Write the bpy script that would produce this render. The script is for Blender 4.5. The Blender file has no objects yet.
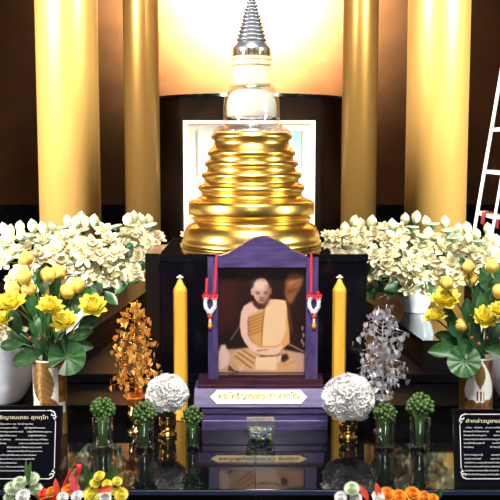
import bpy, bmesh, math, random
from mathutils import Vector, Matrix
import numpy as np
random.seed(7)
PI = math.pi
scn = bpy.context.scene
COL = scn.collection

# ------------------------------------------------------------------ camera, world, lights
F = 920.0                       # focal length in pixels of a 500 px frame
PITCH = math.radians(6.2)
CZ = 0.836                      # camera height above the altar table top (z = 0)
cam = bpy.data.cameras.new('camera')
cam.sensor_width = 36.0
cam.lens = 36.0 * F / 500.0
cam.clip_start = 0.05
camo = bpy.data.objects.new('camera', cam)
COL.objects.link(camo)
camo.location = (0, 0, CZ)
camo.rotation_euler = (PI/2 - PITCH, 0, 0)
scn.camera = camo

scn.view_settings.view_transform = 'Standard'
scn.view_settings.look = 'None'
scn.view_settings.gamma = 1.0
scn.view_settings.use_curve_mapping = False
scn.view_settings.exposure = 0.0

w = bpy.data.worlds.new('world')
scn.world = w
w.use_nodes = True
w.node_tree.nodes['Background'].inputs[0].default_value = (0.80, 0.86, 1.0, 1)
w.node_tree.nodes['Background'].inputs[1].default_value = 0.07

def area(name, loc, target, sx, sy, power, color=(1, 1, 1), spread=180):
    l = bpy.data.lights.new(name, 'AREA')
    l.shape = 'RECTANGLE'; l.size = sx; l.size_y = sy
    l.energy = power; l.color = color; l.spread = math.radians(spread)
    o = bpy.data.objects.new(name, l)
    COL.objects.link(o)
    o.location = loc
    o.rotation_euler = (Vector(target) - Vector(loc)).to_track_quat('-Z', 'Y').to_euler()
    return o

def spot(name, loc, target, angle, power, color=(1, 1, 1), blend=0.5, radius=0.1):
    l = bpy.data.lights.new(name, 'SPOT')
    l.spot_size = angle; l.spot_blend = blend; l.energy = power; l.color = color
    l.shadow_soft_size = radius
    o = bpy.data.objects.new(name, l)
    COL.objects.link(o)
    o.location = loc
    o.rotation_euler = (Vector(target) - Vector(loc)).to_track_quat('-Z', 'Y').to_euler()
    return o

area('ceiling_light_front', (0.1, 0.6, 3.3), (0, 3.0, 0.2), 1.8, 0.7, 92, (1, 0.97, 0.92), 110)
area('ceiling_light_altar', (0.0, 2.45, 3.4), (0, 2.55, 0), 1.5, 0.6, 15, (1, 0.98, 0.95), 100)
area('added_side_light_left', (-3.6, 1.2, 1.3), (-0.4, 4.8, 1.1), 0.9, 2.6, 180, (1.0, 0.96, 0.90), 50)  # added area light that brightens the columns from the left; no window here
area('added_side_light_right', (3.6, 1.4, 1.3), (0.4, 4.9, 1.1), 0.5, 2.6, 125, (0.94, 1.0, 0.90), 50)  # weaker greenish area light, added to streak the columns; no window behind it
spot('wall_spot', (0.0, 8.9, 3.35), (0.0, 11.0, 3.25), math.radians(105), 22000, (1.0, 0.95, 0.86), 0.75, 0.3)
spot('camera_flash', (0.06, -0.1, 1.15), (0, 3.0, 0.3), math.radians(70), 34, (1, 0.98, 0.96), 0.6, 0.12)

# ------------------------------------------------------------------ helpers
SN, CS = math.sin(PITCH), math.cos(PITCH)
def at(px, py, d):
    """the point of the room that stands d metres in front of the camera at this place of the photograph"""
    t = (py - 250.0) / F
    dy = CS - t*SN; dz = -SN - t*CS
    k = d/dy
    return Vector(((px - 250.0)/F*k, d, CZ + dz*k))
def pxm(d):            # metres per pixel at distance d (near the view axis)
    return d/F*1.005
def zat(py, d): return at(250, py, d).z
def xat(px, d, py=300): return at(px, py, d).x

def tag(o, label=None, cat=None, group=None, kind=None):
    if label: o['label'] = label
    if cat: o['category'] = cat
    if group: o['group'] = group
    if kind: o['kind'] = kind
    return o
def thing(name, label, cat, loc=(0, 0, 0), group=None, rz=0):
    o = bpy.data.objects.new(name, None)
    COL.objects.link(o)
    o.location = loc; o.rotation_euler = (0, 0, rz)
    o.empty_display_size = 0.05
    return tag(o, label, cat, group)

class MB:
    def __init__(s): s.v = []; s.f = []; s.m = []
    def add(s, vs, fs, mat=0, M=None):
        n = len(s.v)
        for v in vs:
            v = Vector(v)
            s.v.append(tuple(M @ v) if M is not None else tuple(v))
        for f in fs:
            s.f.append([i+n for i in f]); s.m.append(mat)
    def box(s, lo, hi, mat=0, M=None):
        x0, y0, z0 = lo; x1, y1, z1 = hi
        s.add([(x0,y0,z0),(x1,y0,z0),(x1,y1,z0),(x0,y1,z0),(x0,y0,z1),(x1,y0,z1),(x1,y1,z1),(x0,y1,z1)],
              [(0,3,2,1),(4,5,6,7),(0,1,5,4),(1,2,6,5),(2,3,7,6),(3,0,4,7)], mat, M)
    def lathe(s, prof, seg=32, c=(0, 0, 0), mat=0, M=None, sx=1, sy=1):
        vs = []; fs = []
        for r, z in prof:
            for i in range(seg):
                a = 2*PI*i/seg
                vs.append((c[0]+sx*r*math.cos(a), c[1]+sy*r*math.sin(a), c[2]+z))
        for j in range(len(prof)-1):
            for i in range(seg):
                k = (i+1) % seg
                fs.append((j*seg+i, j*seg+k, (j+1)*seg+k, (j+1)*seg+i))
        if prof[0][0] > 1e-5: fs.append(tuple(reversed(range(seg))))
        if prof[-1][0] > 1e-5: fs.append(tuple(range((len(prof)-1)*seg, len(prof)*seg)))
        s.add(vs, fs, mat, M)
    def tube(s, pts, r, seg=6, mat=0, cap=True):
        pts = [Vector(p) for p in pts]
        n = len(pts)
        rs = r if isinstance(r, (list, tuple)) else [r]*n
        vs = []; fs = []
        ref = Vector((0.13, 0.9, 0.2))
        for i, p in enumerate(pts):
            t = (pts[min(i+1, n-1)] - pts[max(i-1, 0)]).normalized()
            a = t.cross(ref)
            if a.length < 1e-3: a = t.cross(Vector((1, 0, 0)))
            a.normalize(); b = t.cross(a)
            for k in range(seg):
                q = 2*PI*k/seg
                vs.append(p + (a*math.cos(q)+b*math.sin(q))*rs[i])
        for i in range(n-1):
            for k in range(seg):
                l = (k+1) % seg
                fs.append((i*seg+k, i*seg+l, (i+1)*seg+l, (i+1)*seg+k))
        if cap:
            fs.append(tuple(reversed(range(seg)))); fs.append(tuple(range((n-1)*seg, n*seg)))
        s.add(vs, fs, mat)
    def ball(s, c, r, seg=12, rings=8, mat=0, M=None):
        if not isinstance(r, (list, tuple)): r = (r, r, r)
        prof = []
        vs = [(c[0], c[1], c[2]-r[2])]; fs = []
        for j in range(1, rings):
            a = -PI/2 + PI*j/rings
            for i in range(seg):
                q = 2*PI*i/seg
                vs.append((c[0]+r[0]*math.cos(a)*math.cos(q), c[1]+r[1]*math.cos(a)*math.sin(q), c[2]+r[2]*math.sin(a)))
        vs.append((c[0], c[1], c[2]+r[2])); top = len(vs)-1
        for i in range(seg):
            k = (i+1) % seg
            fs.append((0, 1+k, 1+i))
            fs.append((top, 1+(rings-2)*seg+i, 1+(rings-2)*seg+k))
            for j in range(rings-2):
                fs.append((1+j*seg+i, 1+j*seg+k, 1+(j+1)*seg+k, 1+(j+1)*seg+i))
        s.add(vs, fs, mat, M)
    def prism(s, outline, y0, y1, mat=0, M=None):
        """outline of (x, z) points, extruded along y"""
        n = len(outline)
        vs = [(x, y0, z) for x, z in outline] + [(x, y1, z) for x, z in outline]
        fs = [tuple(range(n)), tuple(reversed(range(n, 2*n)))]
        for i in range(n):
            k = (i+1) % n
            fs.append((i, n+i, n+k, k))
        s.add(vs, fs, mat, M)
    def slab(s, outline, z0, z1, mat=0):
        n = len(outline)
        vs = [(x, y, z0) for x, y in outline] + [(x, y, z1) for x, y in outline]
        fs = [tuple(reversed(range(n))), tuple(range(n, 2*n))]
        for i in range(n):
            k = (i+1) % n
            fs.append((i, k, n+k, n+i))
        s.add(vs, fs, mat)
    def petal(s, base, az, e0, e1, L, W, cup=0.3, tip=0.35, mat=0, M=None, nt=6, nu=2, wave=0.0):
        """a cupped petal: leaves the base in direction az, rising at angle e0 at its foot and e1 at its tip"""
        r = Vector((math.cos(az), math.sin(az), 0)); sd = Vector((-math.sin(az), math.cos(az), 0)); up = Vector((0, 0, 1))
        p = Vector(base); vs = []; fs = []
        for i in range(nt+1):
            t = i/nt
            e = e0 + (e1-e0)*t
            n = -r*math.sin(e) + up*math.cos(e)
            wd = W*max(0.0, math.sin(PI*min(1, (t*0.9+0.1))**(1+tip)))**0.8 if i < nt else 0.04*W
            if i == 0: wd = 0.25*W
            for j in range(-nu, nu+1):
                u = j/nu
                vs.append(p + sd*(u*wd) + n*(cup*wd*u*u + wave*wd*math.sin(5*t+3*u)))
            p = p + (r*math.cos(e) + up*math.sin(e))*(L/nt)
        k = 2*nu+1
        for i in range(nt):
            for j in range(2*nu):
                a = i*k+j
                fs.append((a, a+1, a+k+1, a+k))
        s.add(vs, fs, mat, M)
    def mesh(s, name, mats, smooth=True, fix=False):
        me = bpy.data.meshes.new(name)
        me.from_pydata(s.v, [], s.f)
        if not isinstance(mats, (list, tuple)): mats = [mats]
        for m in mats: me.materials.append(m)
        me.polygons.foreach_set('material_index', s.m)
        me.polygons.foreach_set('use_smooth', [smooth]*len(s.f))
        if fix:
            bm = bmesh.new(); bm.from_mesh(me)
            bmesh.ops.recalc_face_normals(bm, faces=bm.faces[:])
            bm.to_mesh(me); bm.free()
        me.update()
        return me
    def build(s, name, mats, parent=None, smooth=True, bevel=0, fix=True, loc=None):
        me = s.mesh(name, mats, smooth, fix)
        o = bpy.data.objects.new(name, me)
        COL.objects.link(o)
        if parent: o.parent = parent
        if loc is not None: o.location = loc
        if bevel:
            b = o.modifiers.new('bevel', 'BEVEL'); b.width = bevel; b.segments = 2; b.limit_method = 'ANGLE'
        if smooth is True and bevel == 0: pass
        return o
def link(name, me, parent=None, M=None):
    o = bpy.data.objects.new(name, me); COL.objects.link(o)
    if parent: o.parent = parent
    if M is not None: o.matrix_local = M
    return o
def auto(o, ang=40):
    """smooth shading with sharp creases"""
    me = o.data
    bm = bmesh.new(); bm.from_mesh(me)
    for e in bm.edges:
        if len(e.link_faces) == 2 and e.calc_face_angle(0) > math.radians(ang): e.smooth = False
    bm.to_mesh(me); bm.free()
    return o
def axis_frame(direction, roll=0.0):
    """rotation that turns +Z to the direction"""
    q = Vector(direction).normalized().to_track_quat('Z', 'Y')
    return q.to_matrix().to_4x4() @ Matrix.Rotation(roll, 4, 'Z')

# ------------------------------------------------------------------ materials
def mat(name, col, rough=0.5, metal=0.0, **k):
    m = bpy.data.materials.new(name); m.use_nodes = True
    b = m.node_tree.nodes['Principled BSDF']
    b.inputs['Base Color'].default_value = (*col, 1)
    b.inputs['Roughness'].default_value = rough
    b.inputs['Metallic'].default_value = metal
    for key, v in k.items():
        b.inputs[key.replace('_', ' ')].default_value = v
    return m
def noisy(name, c1, c2, scale=8, rough=0.5, metal=0.0, stretch=(1, 1, 1), detail=3, bump=0.0, lo=0.35, hi=0.65, **k):
    m = mat(name, c1, rough, metal, **k)
    nt = m.node_tree; b = nt.nodes['Principled BSDF']
    tc = nt.nodes.new('ShaderNodeTexCoord'); mp = nt.nodes.new('ShaderNodeMapping')
    mp.inputs['Scale'].default_value = stretch
    n = nt.nodes.new('ShaderNodeTexNoise'); n.inputs['Scale'].default_value = scale; n.inputs['Detail'].default_value = detail
    r = nt.nodes.new('ShaderNodeValToRGB')
    r.color_ramp.elements[0].position = lo; r.color_ramp.elements[0].color = (*c1, 1)
    r.color_ramp.elements[1].position = hi; r.color_ramp.elements[1].color = (*c2, 1)
    nt.links.new(tc.outputs['Object'], mp.inputs['Vector']); nt.links.new(mp.outputs['Vector'], n.inputs['Vector'])
    nt.links.new(n.outputs['Fac'], r.inputs['Fac']); nt.links.new(r.outputs['Color'], b.inputs['Base Color'])
    if bump:
        bp = nt.nodes.new('ShaderNodeBump'); bp.inputs['Strength'].default_value = bump; bp.inputs['Distance'].default_value = 0.002
        nt.links.new(n.outputs['Fac'], bp.inputs['Height']); nt.links.new(bp.outputs['Normal'], b.inputs['Normal'])
    return m

GRANITE = noisy('black_granite', (0.002, 0.002, 0.003), (0.004, 0.004, 0.005), 90, 0.05, IOR=1.6)
BLACK = mat('black_lacquer', (0.002, 0.002, 0.004), 0.12, IOR=1.4)
DECKTOP = mat('deck_top_black', (0.003, 0.003, 0.004), 0.35, Specular_IOR_Level=0.05)
DARKFACE = mat('dark_face', (0.004, 0.003, 0.003), 0.25, Specular_IOR_Level=0.35)
DRUM = noisy('drum_black', (0.006, 0.005, 0.005), (0.012, 0.009, 0.007), 3, 0.28)
GOLDCOL = noisy('brushed_gold', (0.84, 0.46, 0.12), (0.88, 0.51, 0.15), 3, 0.36, 0.75, (1, 1, 0.15))
GOLDPOL = noisy('polished_gold', (0.86, 0.53, 0.12), (0.90, 0.58, 0.15), 4, 0.28, 1.0)
GOLDSM = mat('brass_gold', (0.85, 0.55, 0.16), 0.2, 1.0)
PLAQUE = mat('plaque_gold', (0.80, 0.62, 0.33), 0.5, 0.6)
SILVER = mat('silver', (0.70, 0.70, 0.74), 0.28, 0.9)
WALL = noisy('gilded_wall', (0.26, 0.115, 0.042), (0.32, 0.14, 0.052), 2, 0.25, 0.96, (1, 1, 2))
WALLDARK = mat('dark_brown_wall', (0.10, 0.05, 0.02), 0.5)
FLOOR = noisy('floor_stone', (0.02, 0.015, 0.012), (0.035, 0.028, 0.02), 5, 0.2)
CEIL = mat('ceiling_paint', (0.35, 0.26, 0.17), 0.7)
PURPLE = noisy('purple_wood', (0.050, 0.035, 0.110), (0.092, 0.062, 0.185), 14, 0.20, 0.0, (6, 6, 1), IOR=1.6, bump=0.05)
PURPLEH = noisy('purple_wood_across', (0.050, 0.035, 0.110), (0.092, 0.062, 0.185), 14, 0.20, 0.0, (1, 6, 6), IOR=1.6, bump=0.05)
MAROON = noisy('maroon_wood', (0.030, 0.008, 0.016), (0.055, 0.016, 0.028), 14, 0.2, 0.0, (1, 6, 6), IOR=1.6)
CANDLE = mat('yellow_wax', (0.88, 0.47, 0.05), 0.35, Subsurface_Weight=0.15)
CANDLE.node_tree.nodes['Principled BSDF'].inputs['Subsurface Radius'].default_value = (0.01, 0.006, 0.002)
WICK = mat('wick_white', (0.8, 0.78, 0.7), 0.8)
def thin_glass(name, tint, ior, rough=0.03):
    m = bpy.data.materials.new(name); m.use_nodes = True
    nt = m.node_tree; nt.nodes.remove(nt.nodes['Principled BSDF'])
    lw = nt.nodes.new('ShaderNodeLayerWeight'); lw.inputs['Blend'].default_value = 0.5
    pw = nt.nodes.new('ShaderNodeMath'); pw.operation = 'POWER'; pw.inputs[1].default_value = 3.0
    fr = nt.nodes.new('ShaderNodeMath'); fr.operation = 'MULTIPLY_ADD'; fr.inputs[1].default_value = 0.75; fr.inputs[2].default_value = ((ior-1)/(ior+1))**2
    nt.links.new(lw.outputs['Facing'], pw.inputs[0]); nt.links.new(pw.outputs[0], fr.inputs[0])
    tr = nt.nodes.new('ShaderNodeBsdfTransparent'); tr.inputs['Color'].default_value = (*tint, 1)
    gl = nt.nodes.new('ShaderNodeBsdfGlossy'); gl.inputs['Roughness'].default_value = rough
    mx = nt.nodes.new('ShaderNodeMixShader')
    nt.links.new(fr.outputs[0], mx.inputs[0]); nt.links.new(tr.outputs[0], mx.inputs[1]); nt.links.new(gl.outputs[0], mx.inputs[2])
    nt.links.new(mx.outputs[0], nt.nodes['Material Output'].inputs['Surface'])
    return m
DOMEG = thin_glass('dome_glass', (0.97, 0.98, 1.0), 1.5, 0.02)
CASING = mat('casing_ivory', (0.50, 0.46, 0.36), 0.25)
GLASS = thin_glass('clear_glass', (0.96, 0.98, 0.97), 2.3, 0.10)
SPIRE = mat('spire_silver', (0.26, 0.26, 0.285), 0.38, 0.85)
IVORY = mat('ivory_neck', (0.56, 0.47, 0.27), 0.3)
WHITEP = mat('white_porcelain', (0.62, 0.65, 0.74), 0.15)
WHITEPAINT = mat('white_painted_metal', (0.85, 0.83, 0.80), 0.4)
CREAMFR = mat('cream_frame', (0.52, 0.43, 0.33), 0.5)
PANELW = mat('panel_white', (0.62, 0.60, 0.56), 0.6)
SKYPIC = noisy('pale_sky_panel', (0.20, 0.42, 0.52), (0.62, 0.63, 0.60), 6, 0.6, lo=0.42, hi=0.56)
BLOOM = noisy('cream_petal', (0.66, 0.60, 0.36), (0.74, 0.70, 0.50), 2, 0.6)
BUD = noisy('pale_bud', (0.50, 0.56, 0.30), (0.68, 0.69, 0.48), 2, 0.5)
PODG = mat('pod_green', (0.10, 0.17, 0.11), 0.6)
PODT = mat('pod_cream', (0.46, 0.50, 0.33), 0.7)
STEM = noisy('stem_green', (0.05, 0.13, 0.03), (0.09, 0.20, 0.05), 20, 0.5)
STALK = noisy('stalk_green', (0.14, 0.36, 0.07), (0.24, 0.48, 0.12), 20, 0.5)
LEAF = noisy('leaf_green', (0.010, 0.060, 0.010), (0.032, 0.125, 0.020), 5, 0.42, 0, (1, 1, 1), 6)
LEAFD = noisy('leaf_dark_green', (0.006, 0.038, 0.010), (0.02, 0.085, 0.018), 5, 0.45, 0, (1, 1, 1), 6)
YEL = noisy('yellow_petal', (0.88, 0.72, 0.05), (0.92, 0.84, 0.16), 3, 0.55)
YELB = noisy('yellow_bud', (0.86, 0.52, 0.06), (0.90, 0.70, 0.18), 2, 0.55)
ORANGE = noisy('orange_petal', (0.85, 0.25, 0.02), (0.88, 0.42, 0.04), 22, 0.5)
RED = noisy('red_petal', (0.72, 0.05, 0.03), (0.82, 0.12, 0.08), 22, 0.45)
REDRIB = mat('red_ribbon', (0.70, 0.03, 0.05), 0.4)
WHITEF = noisy('white_petal', (0.84, 0.82, 0.80), (0.90, 0.89, 0.88), 30, 0.6)
GREENB = noisy('green_bud_skin', (0.012, 0.045, 0.008), (0.12, 0.22, 0.045), 3.5, 0.5)
MUMG = noisy('pale_green_petal', (0.55, 0.70, 0.42), (0.82, 0.88, 0.74), 25, 0.55)
FOILG = noisy('orange_gold_foil', (0.85, 0.30, 0.03), (0.98, 0.58, 0.14), 40, 0.28, 0.55)
FOILS = noisy('silver_foil', (0.55, 0.53, 0.60), (0.80, 0.79, 0.84), 40, 0.30, 0.7)
ORPOT = mat('orange_lacquer', (0.72, 0.20, 0.03), 0.2, 0.6)
SIGNB = mat('sign_black', (0.004, 0.004, 0.008), 0.12, Specular_IOR_Level=0.2)
SIGNF = mat('sign_frame_black', (0.006, 0.005, 0.006), 0.15)
SIGNW = mat('sign_white', (0.85, 0.84, 0.80), 0.5)
SIGNG = mat('sign_pale_gold', (0.86, 0.78, 0.50), 0.5)
INK = mat('plaque_ink', (0.02, 0.012, 0.008), 0.7, Specular_IOR_Level=0.1)
VGOLD = noisy('vase_gold', (0.28, 0.15, 0.035), (0.40, 0.23, 0.07), 30, 0.35, 0.5)
VBROWN = noisy('vase_brown', (0.16, 0.06, 0.02), (0.26, 0.11, 0.04), 30, 0.3, 0.4)
VWHITE = mat('vase_white', (0.85, 0.82, 0.76), 0.2)
PLASTIC = thin_glass('clear_plastic', (0.92, 0.96, 0.94), 1.5, 0.12)

# ------------------------------------------------------------------ the setting
FLZ = -0.75
WY = 11.0
def structure(name, mb, m, **k):
    return tag(mb.build(name, m, smooth=False, **k), kind='structure')
b = MB(); b.box((-5.2, -2.5, FLZ-0.1), (5.2, WY+0.2, FLZ)); structure('floor', b, FLOOR)
b = MB(); b.box((-5.2, WY, FLZ), (5.2, WY+0.2, 5.4)); structure('wall_back', b, WALL)
b = MB(); b.box((-5.3, 3.0, FLZ), (-5.2, WY, 5.4)); structure('wall_left', b, WALLDARK)
b = MB(); b.box((5.2, 3.0, FLZ), (5.3, WY, 5.4)); structure('wall_right', b, WALLDARK)
b = MB(); b.box((-5.3, 3.0, 5.4), (5.3, WY+0.2, 5.5)); structure('ceiling', b, CEIL)
b = MB(); b.box((-5.2, WY-0.05, FLZ), (5.2, WY, 0.17)); b.box((-5.2, WY-0.06, 0.17), (5.2, WY, 0.19)); structure('trim_1', b, BLACK)

# columns
def column(px, d, r, label):
    x = xat(px, d, 120)
    t = thing('golden_column', label, 'column', (x, d, FLZ), 'golden columns of the shrine')
    b = MB(); b.lathe([(r, 0.16), (r, 5.4-FLZ)], 64); b.build('shaft', GOLDCOL, t)
    b = MB(); b.lathe([(r*1.25, 0), (r*1.25, 0.06), (r*1.18, 0.09), (r*1.12, 0.11), (r*1.08, 0.16), (r*0.9, 0.16)], 64); auto(b.build('base_ring', GOLDCOL, t))
    return t
column(68.5, 4.8, 0.158, 'thick golden column on the left, rising behind the white bouquet')
column(437.0, 4.8, 0.158, 'thick golden column on the right, rising behind the white bouquet')
column(142.0, 7.4, 0.140, 'thin golden column left of the black drum')
column(359.5, 7.4, 0.140, 'thin golden column right of the black drum')

t = thing('black_drum', 'tall round black drum wall behind the golden stupa', 'drum', (0, 8.3, FLZ))
b = MB(); b.lathe([(0.86, 0.0), (0.86, 1.29-FLZ-0.03)], 96); b.build('drum_wall', DRUM, t)
b = MB(); b.lathe([(0.86, 1.29-FLZ-0.03), (0.868, 1.29-FLZ-0.025), (0.868, 1.29-FLZ), (0.80, 1.29-FLZ)], 96); auto(b.build('top_rim', BLACK, t))

# ------------------------------------------------------------------ altar table and steps
t = thing('altar_table', 'glossy black granite altar table in front of the portrait', 'table', (0, 2.45, FLZ))
oz = -FLZ
def tb(lo, hi): return (lo[0], lo[1]-2.45, lo[2]-FLZ), (hi[0], hi[1]-2.45, hi[2]-FLZ)
b = MB(); b.box(*tb((-1.5, 2.203, -0.03), (0.0128, 2.6195, 0.0))); b.box(*tb((0.0142, 2.203, -0.03), (1.5, 2.6195, 0.0)))
b.box(*tb((-1.5, 2.6205, -0.03), (1.5, 3.0, 0.0)))
b.build('tabletop', GRANITE, t, smooth=False, bevel=0.0006)
b = MB(); b.box(*tb((-1.5, 2.23, FLZ), (1.5, 2.98, -0.03))); b.build('front_panel', BLACK, t, smooth=False)
b = MB(); b.box(*tb((-1.5, 2.195, -0.012), (1.5, 2.2025, -0.002))); b.build('edge_trim', mat('edge_trim_blue_black', (0.02, 0.025, 0.06), 0.2), t, smooth=False)

t = thing('front_bench', 'low black bench in front of the altar table', 'bench', (0, 1.95, FLZ))
b = MB(); b.box((-1.3, -0.2, 0.62), (1.3, 0.2, 0.65)); b.build('bench_top', BLACK, t, smooth=False)
b = MB(); b.box((-1.28, -0.18, 0), (1.28, 0.18, 0.62)); b.build('bench_body', DARKFACE, t, smooth=False)

for sgn, side in ((-1, 'left'), (1, 'right')):
    t = thing('altar_step', f'low black step behind the {side} pair of trees and cups', 'step', (sgn*0.9, 2.87, 0), 'black steps behind the table')
    xs = sorted((sgn*0.33-sgn*0.9, sgn*1.5-sgn*0.9))
    b = MB(); b.box((xs[0], -0.12, 0.0), (xs[1], 0.13, 0.05)); b.build('step_body', DARKFACE, t, smooth=False)
    b = MB(); b.box((xs[0], -0.125, 0.05), (xs[1], 0.13, 0.06)); b.build('step_top', DECKTOP, t, smooth=False, bevel=0.002)

# rear deck: the ledge that crosses behind the table
t = thing('rear_deck', 'long black deck ledge under the pedestal', 'deck', (0, 3.6, FLZ))
b = MB(); b.box((-1.5, -0.6, 0), (1.5, 0.9, 0.795)); b.build('deck_body', DARKFACE, t, smooth=False)
b = MB(); b.box((-1.5, -0.605, 0.795), (1.5, 0.9, 0.81)); b.box((-1.5, -0.602, 0.815), (1.5, 0.9, 0.845)); b.build('deck_top', DECKTOP, t, smooth=False, bevel=0.002)
DECK = 0.095

# side platforms carrying the white bouquets
for sgn, side in ((-1, 'left'), (1, 'right')):
    t = thing('flower_platform', f'black platform under the {side} white bouquet', 'platform', (sgn*1.0, 3.7, DECK), 'platforms for the white bouquets')
    o2 = [(sgn*0.585, 3.06), (sgn*1.5, 3.06), (sgn*1.5, 4.45), (sgn*0.44, 4.45)]
    o2 = [(x-sgn*1.0, y-3.7) for x, y in o2]
    if sgn < 0: o2 = o2[::-1]
    b = MB(); b.slab(o2, 0, 0.091); b.build('platform_body', DARKFACE, t, smooth=False)
    b = MB(); b.slab([(x, y) for x, y in o2], 0.091, 0.101); b.build('platform_top', GRANITE, t, smooth=False)
PLAT = DECK + 0.101

# pedestal
PT = 0.497
t = thing('stupa_pedestal', 'black lacquered pedestal under the golden stupa', 'pedestal', (0.02, 3.28, DECK))
x0, x1 = xat(160, 3.0, 253)-0.02, xat(367, 3.0, 253)-0.02
xw = xat(145, 3.04, 253)-0.02
b = MB(); b.box((x0, -0.28, 0), (x1, 0.30, PT-DECK-0.025)); b.build('pedestal_body', BLACK, t, smooth=False)
b = MB(); b.box((x0-0.004, -0.284, PT-DECK-0.025), (x1+0.004, 0.30, PT-DECK)); b.build('pedestal_top', GRANITE, t, smooth=False, bevel=0.002)
b = MB(); b.box((xw, -0.24, 0), (x0-0.006, 0.05, PT-DECK-0.003)); b.build('side_block', DARKFACE, t, smooth=False)
b = MB(); b.box((-0.33, 0.31, 0), (0.33, 0.78, PT-DECK-0.05)); b.build('rear_block', DARKFACE, t, smooth=False)

# lit niche cabinet behind the stupa
NB = PT-0.05
cx0, cx1 = xat(183.5, 3.75, 180), xat(315, 3.75, 180)
ctop = zat(120.5, 3.75)
t = thing('niche_cabinet', 'cream framed lit niche cabinet standing behind the golden stupa', 'cabinet', ((cx0+cx1)/2, 3.75, NB))
hw = (cx1-cx0)/2; H = ctop-NB
b = MB()
b.box((-hw, 0, 0), (-hw+0.018, 0.28, H)); b.box((hw-0.018, 0, 0), (hw, 0.28, H))
b.box((-hw+0.018, 0, H-0.012), (hw-0.018, 0.28, H)); b.box((-hw+0.018, 0, 0), (hw-0.018, 0.28, 0.02))
b.build('cabinet_frame', CREAMFR, t, smooth=False)
b = MB(); b.box((-hw+0.018, 0.27, 0.02), (hw-0.018, 0.28, H-0.012)); b.build('back_panel', PANELW, t, smooth=False)
b = MB(); b.box((-hw+0.045, 0.262, 0.04), (hw-0.045, 0.27, H-0.035)); b.build('picture_panel', SKYPIC, t, smooth=False)
for s in (-1, 1):
    l = area('cabinet_lamp', ((cx0+cx1)/2+s*0.14, 3.85, ctop-0.03), ((cx0+cx1)/2+s*0.14, 3.93, NB), 0.16, 0.05, 0.10, (1, 0.95, 0.88))

# ------------------------------------------------------------------ golden stupa
SD = 3.28
SX = xat(251.5, SD, 180)
k = pxm(SD)
t = thing('golden_stupa', 'large golden reliquary stupa with glass dome and silver spire', 'stupa', (SX, SD, PT))
def sz(py): return zat(py, SD)-PT
def prof(pts): return [(h*k, sz(y)) for h, y in pts]
base = prof([(66, 251), (69, 250), (69, 247), (67.5, 246), (69.5, 244), (69.5, 240), (67.8, 238.5), (68, 236), (66.5, 231), (65, 227.5), (62, 224.5), (57.5, 222.5), (57, 220),
             (59, 218.8), (59, 217), (57, 216), (57.5, 215), (61.5, 213.5), (62.5, 211.5), (62.5, 203), (61.5, 201), (58, 199.8), (55, 198)])
base[0] = (66*k, 0.0); base[1] = (69*k, 0.001)
tiers = [(55, 198)]
for (wn, yn, wm, ym) in ((49.5, 193, 52.5, 187.5), (46.5, 180, 49.2, 175), (43.5, 168, 46.0, 163.5), (41, 157.5, 43.2, 153)):
    tiers += [(wn+0.8, yn+3), (wn, yn), (wn+0.6, yn-1.2), (wm, ym+1.8), (wm+0.4, ym), (wm-0.6, ym-2.2), (wm-2.4, ym-3.4)]
tiers += [(37.5, 145), (36.8, 141.5), (37.6, 140.2), (39.8, 138.2), (40, 135.5), (38.6, 134.3), (38.4, 132.8), (36, 132.4), (0, 132.4)]
b = MB(); b.lathe(base, 128); auto(b.build('base', GOLDPOL, t), 60)
b = MB(); b.lathe(prof(tiers), 128); auto(b.build('ringed_body', GOLDPOL, t), 60)
dome_o = [(38, 132), (36, 129), (31, 126.5), (28.6, 123.5), (28, 118), (28, 106), (27.4, 99), (25, 91), (21.5, 85), (18.5, 82.5)]
dome_i = [(17.5, 83.5), (20.2, 86), (23.6, 92), (26, 100), (26.4, 107), (26.4, 118), (27, 124), (29.5, 128), (34, 130.5), (36, 132)]
b = MB(); b.lathe(prof(dome_o + dome_i + [(38, 132)])[:-1] , 96)
b.f = [f for f in b.f if len(f) == 4]; b.m = b.m[:len(b.f)]
n0 = len(dome_o+dome_i)-1
for i in range(96): b.f.append([n0*96+i, n0*96+(i+1) % 96, (i+1) % 96, i]); b.m.append(0)
b.build('glass_dome', DOMEG, t)
b = MB(); b.lathe(prof([(24, 131.5), (24, 130.5), (5, 129), (2.2, 127), (1.8, 121), (4, 119.5), (20, 118.6), (20, 117.4), (0, 117.2)]), 48); b.build('relic_stand', SILVER, t)
b = MB(); b.lathe(prof([(23.5, 117.1), (24.6, 116), (24.8, 108), (24.2, 101), (22, 94.5), (16.5, 90), (8, 87.8), (0, 87.5)]), 48); b.build('relic_casing', CASING, t)
b = MB(); b.lathe(prof([(19.5, 86), (20, 83), (19, 76), (18.2, 68), (18, 66)]), 48); b.build('neck', IVORY, t)
b = MB(); b.lathe(prof([(18, 66), (20, 65.2), (20.2, 63.6), (19, 63), (19, 60.5), (20.4, 59.8), (20.4, 57.2), (18, 56.6), (0, 56.6)]), 48); auto(b.build('neck_collar', IVORY, t))
sp = [(16, 56.8), (17.6, 56), (18.6, 50), (18, 47), (15.5, 45), (14.6, 43)]
y = 42.0; hwid = 14.8
while y > -22:
    st = 2.6 + 1.7*(hwid/15)
    sp += [(hwid-1.6, y), (hwid-0.3, y-st*0.25), (hwid, y-st*0.5), (hwid-0.5, y-st*0.8)]
    y -= st; hwid = max(1.6, 14.8 - (42-y)*0.245)
sp += [(1.2, y), (2.2, y-3), (1.8, y-6), (0.3, y-11)]
spire = MB(); spire.lathe(prof(sp), 64); spo = spire.build('spire', SPIRE, t); auto(spo, 55)
b = MB()
for i in range(22):
    a = 2*PI*i/22
    M = Matrix.Rotation(a, 4, 'Z')
    r0 = 18.6*k
    b.box((r0-0.003, -0.0032, sz(56.0)), (r0+0.0016, 0.0032, sz(49.8)), M=M)
b.build('gold_fins', GOLDSM, spo, smooth=False)

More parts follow.
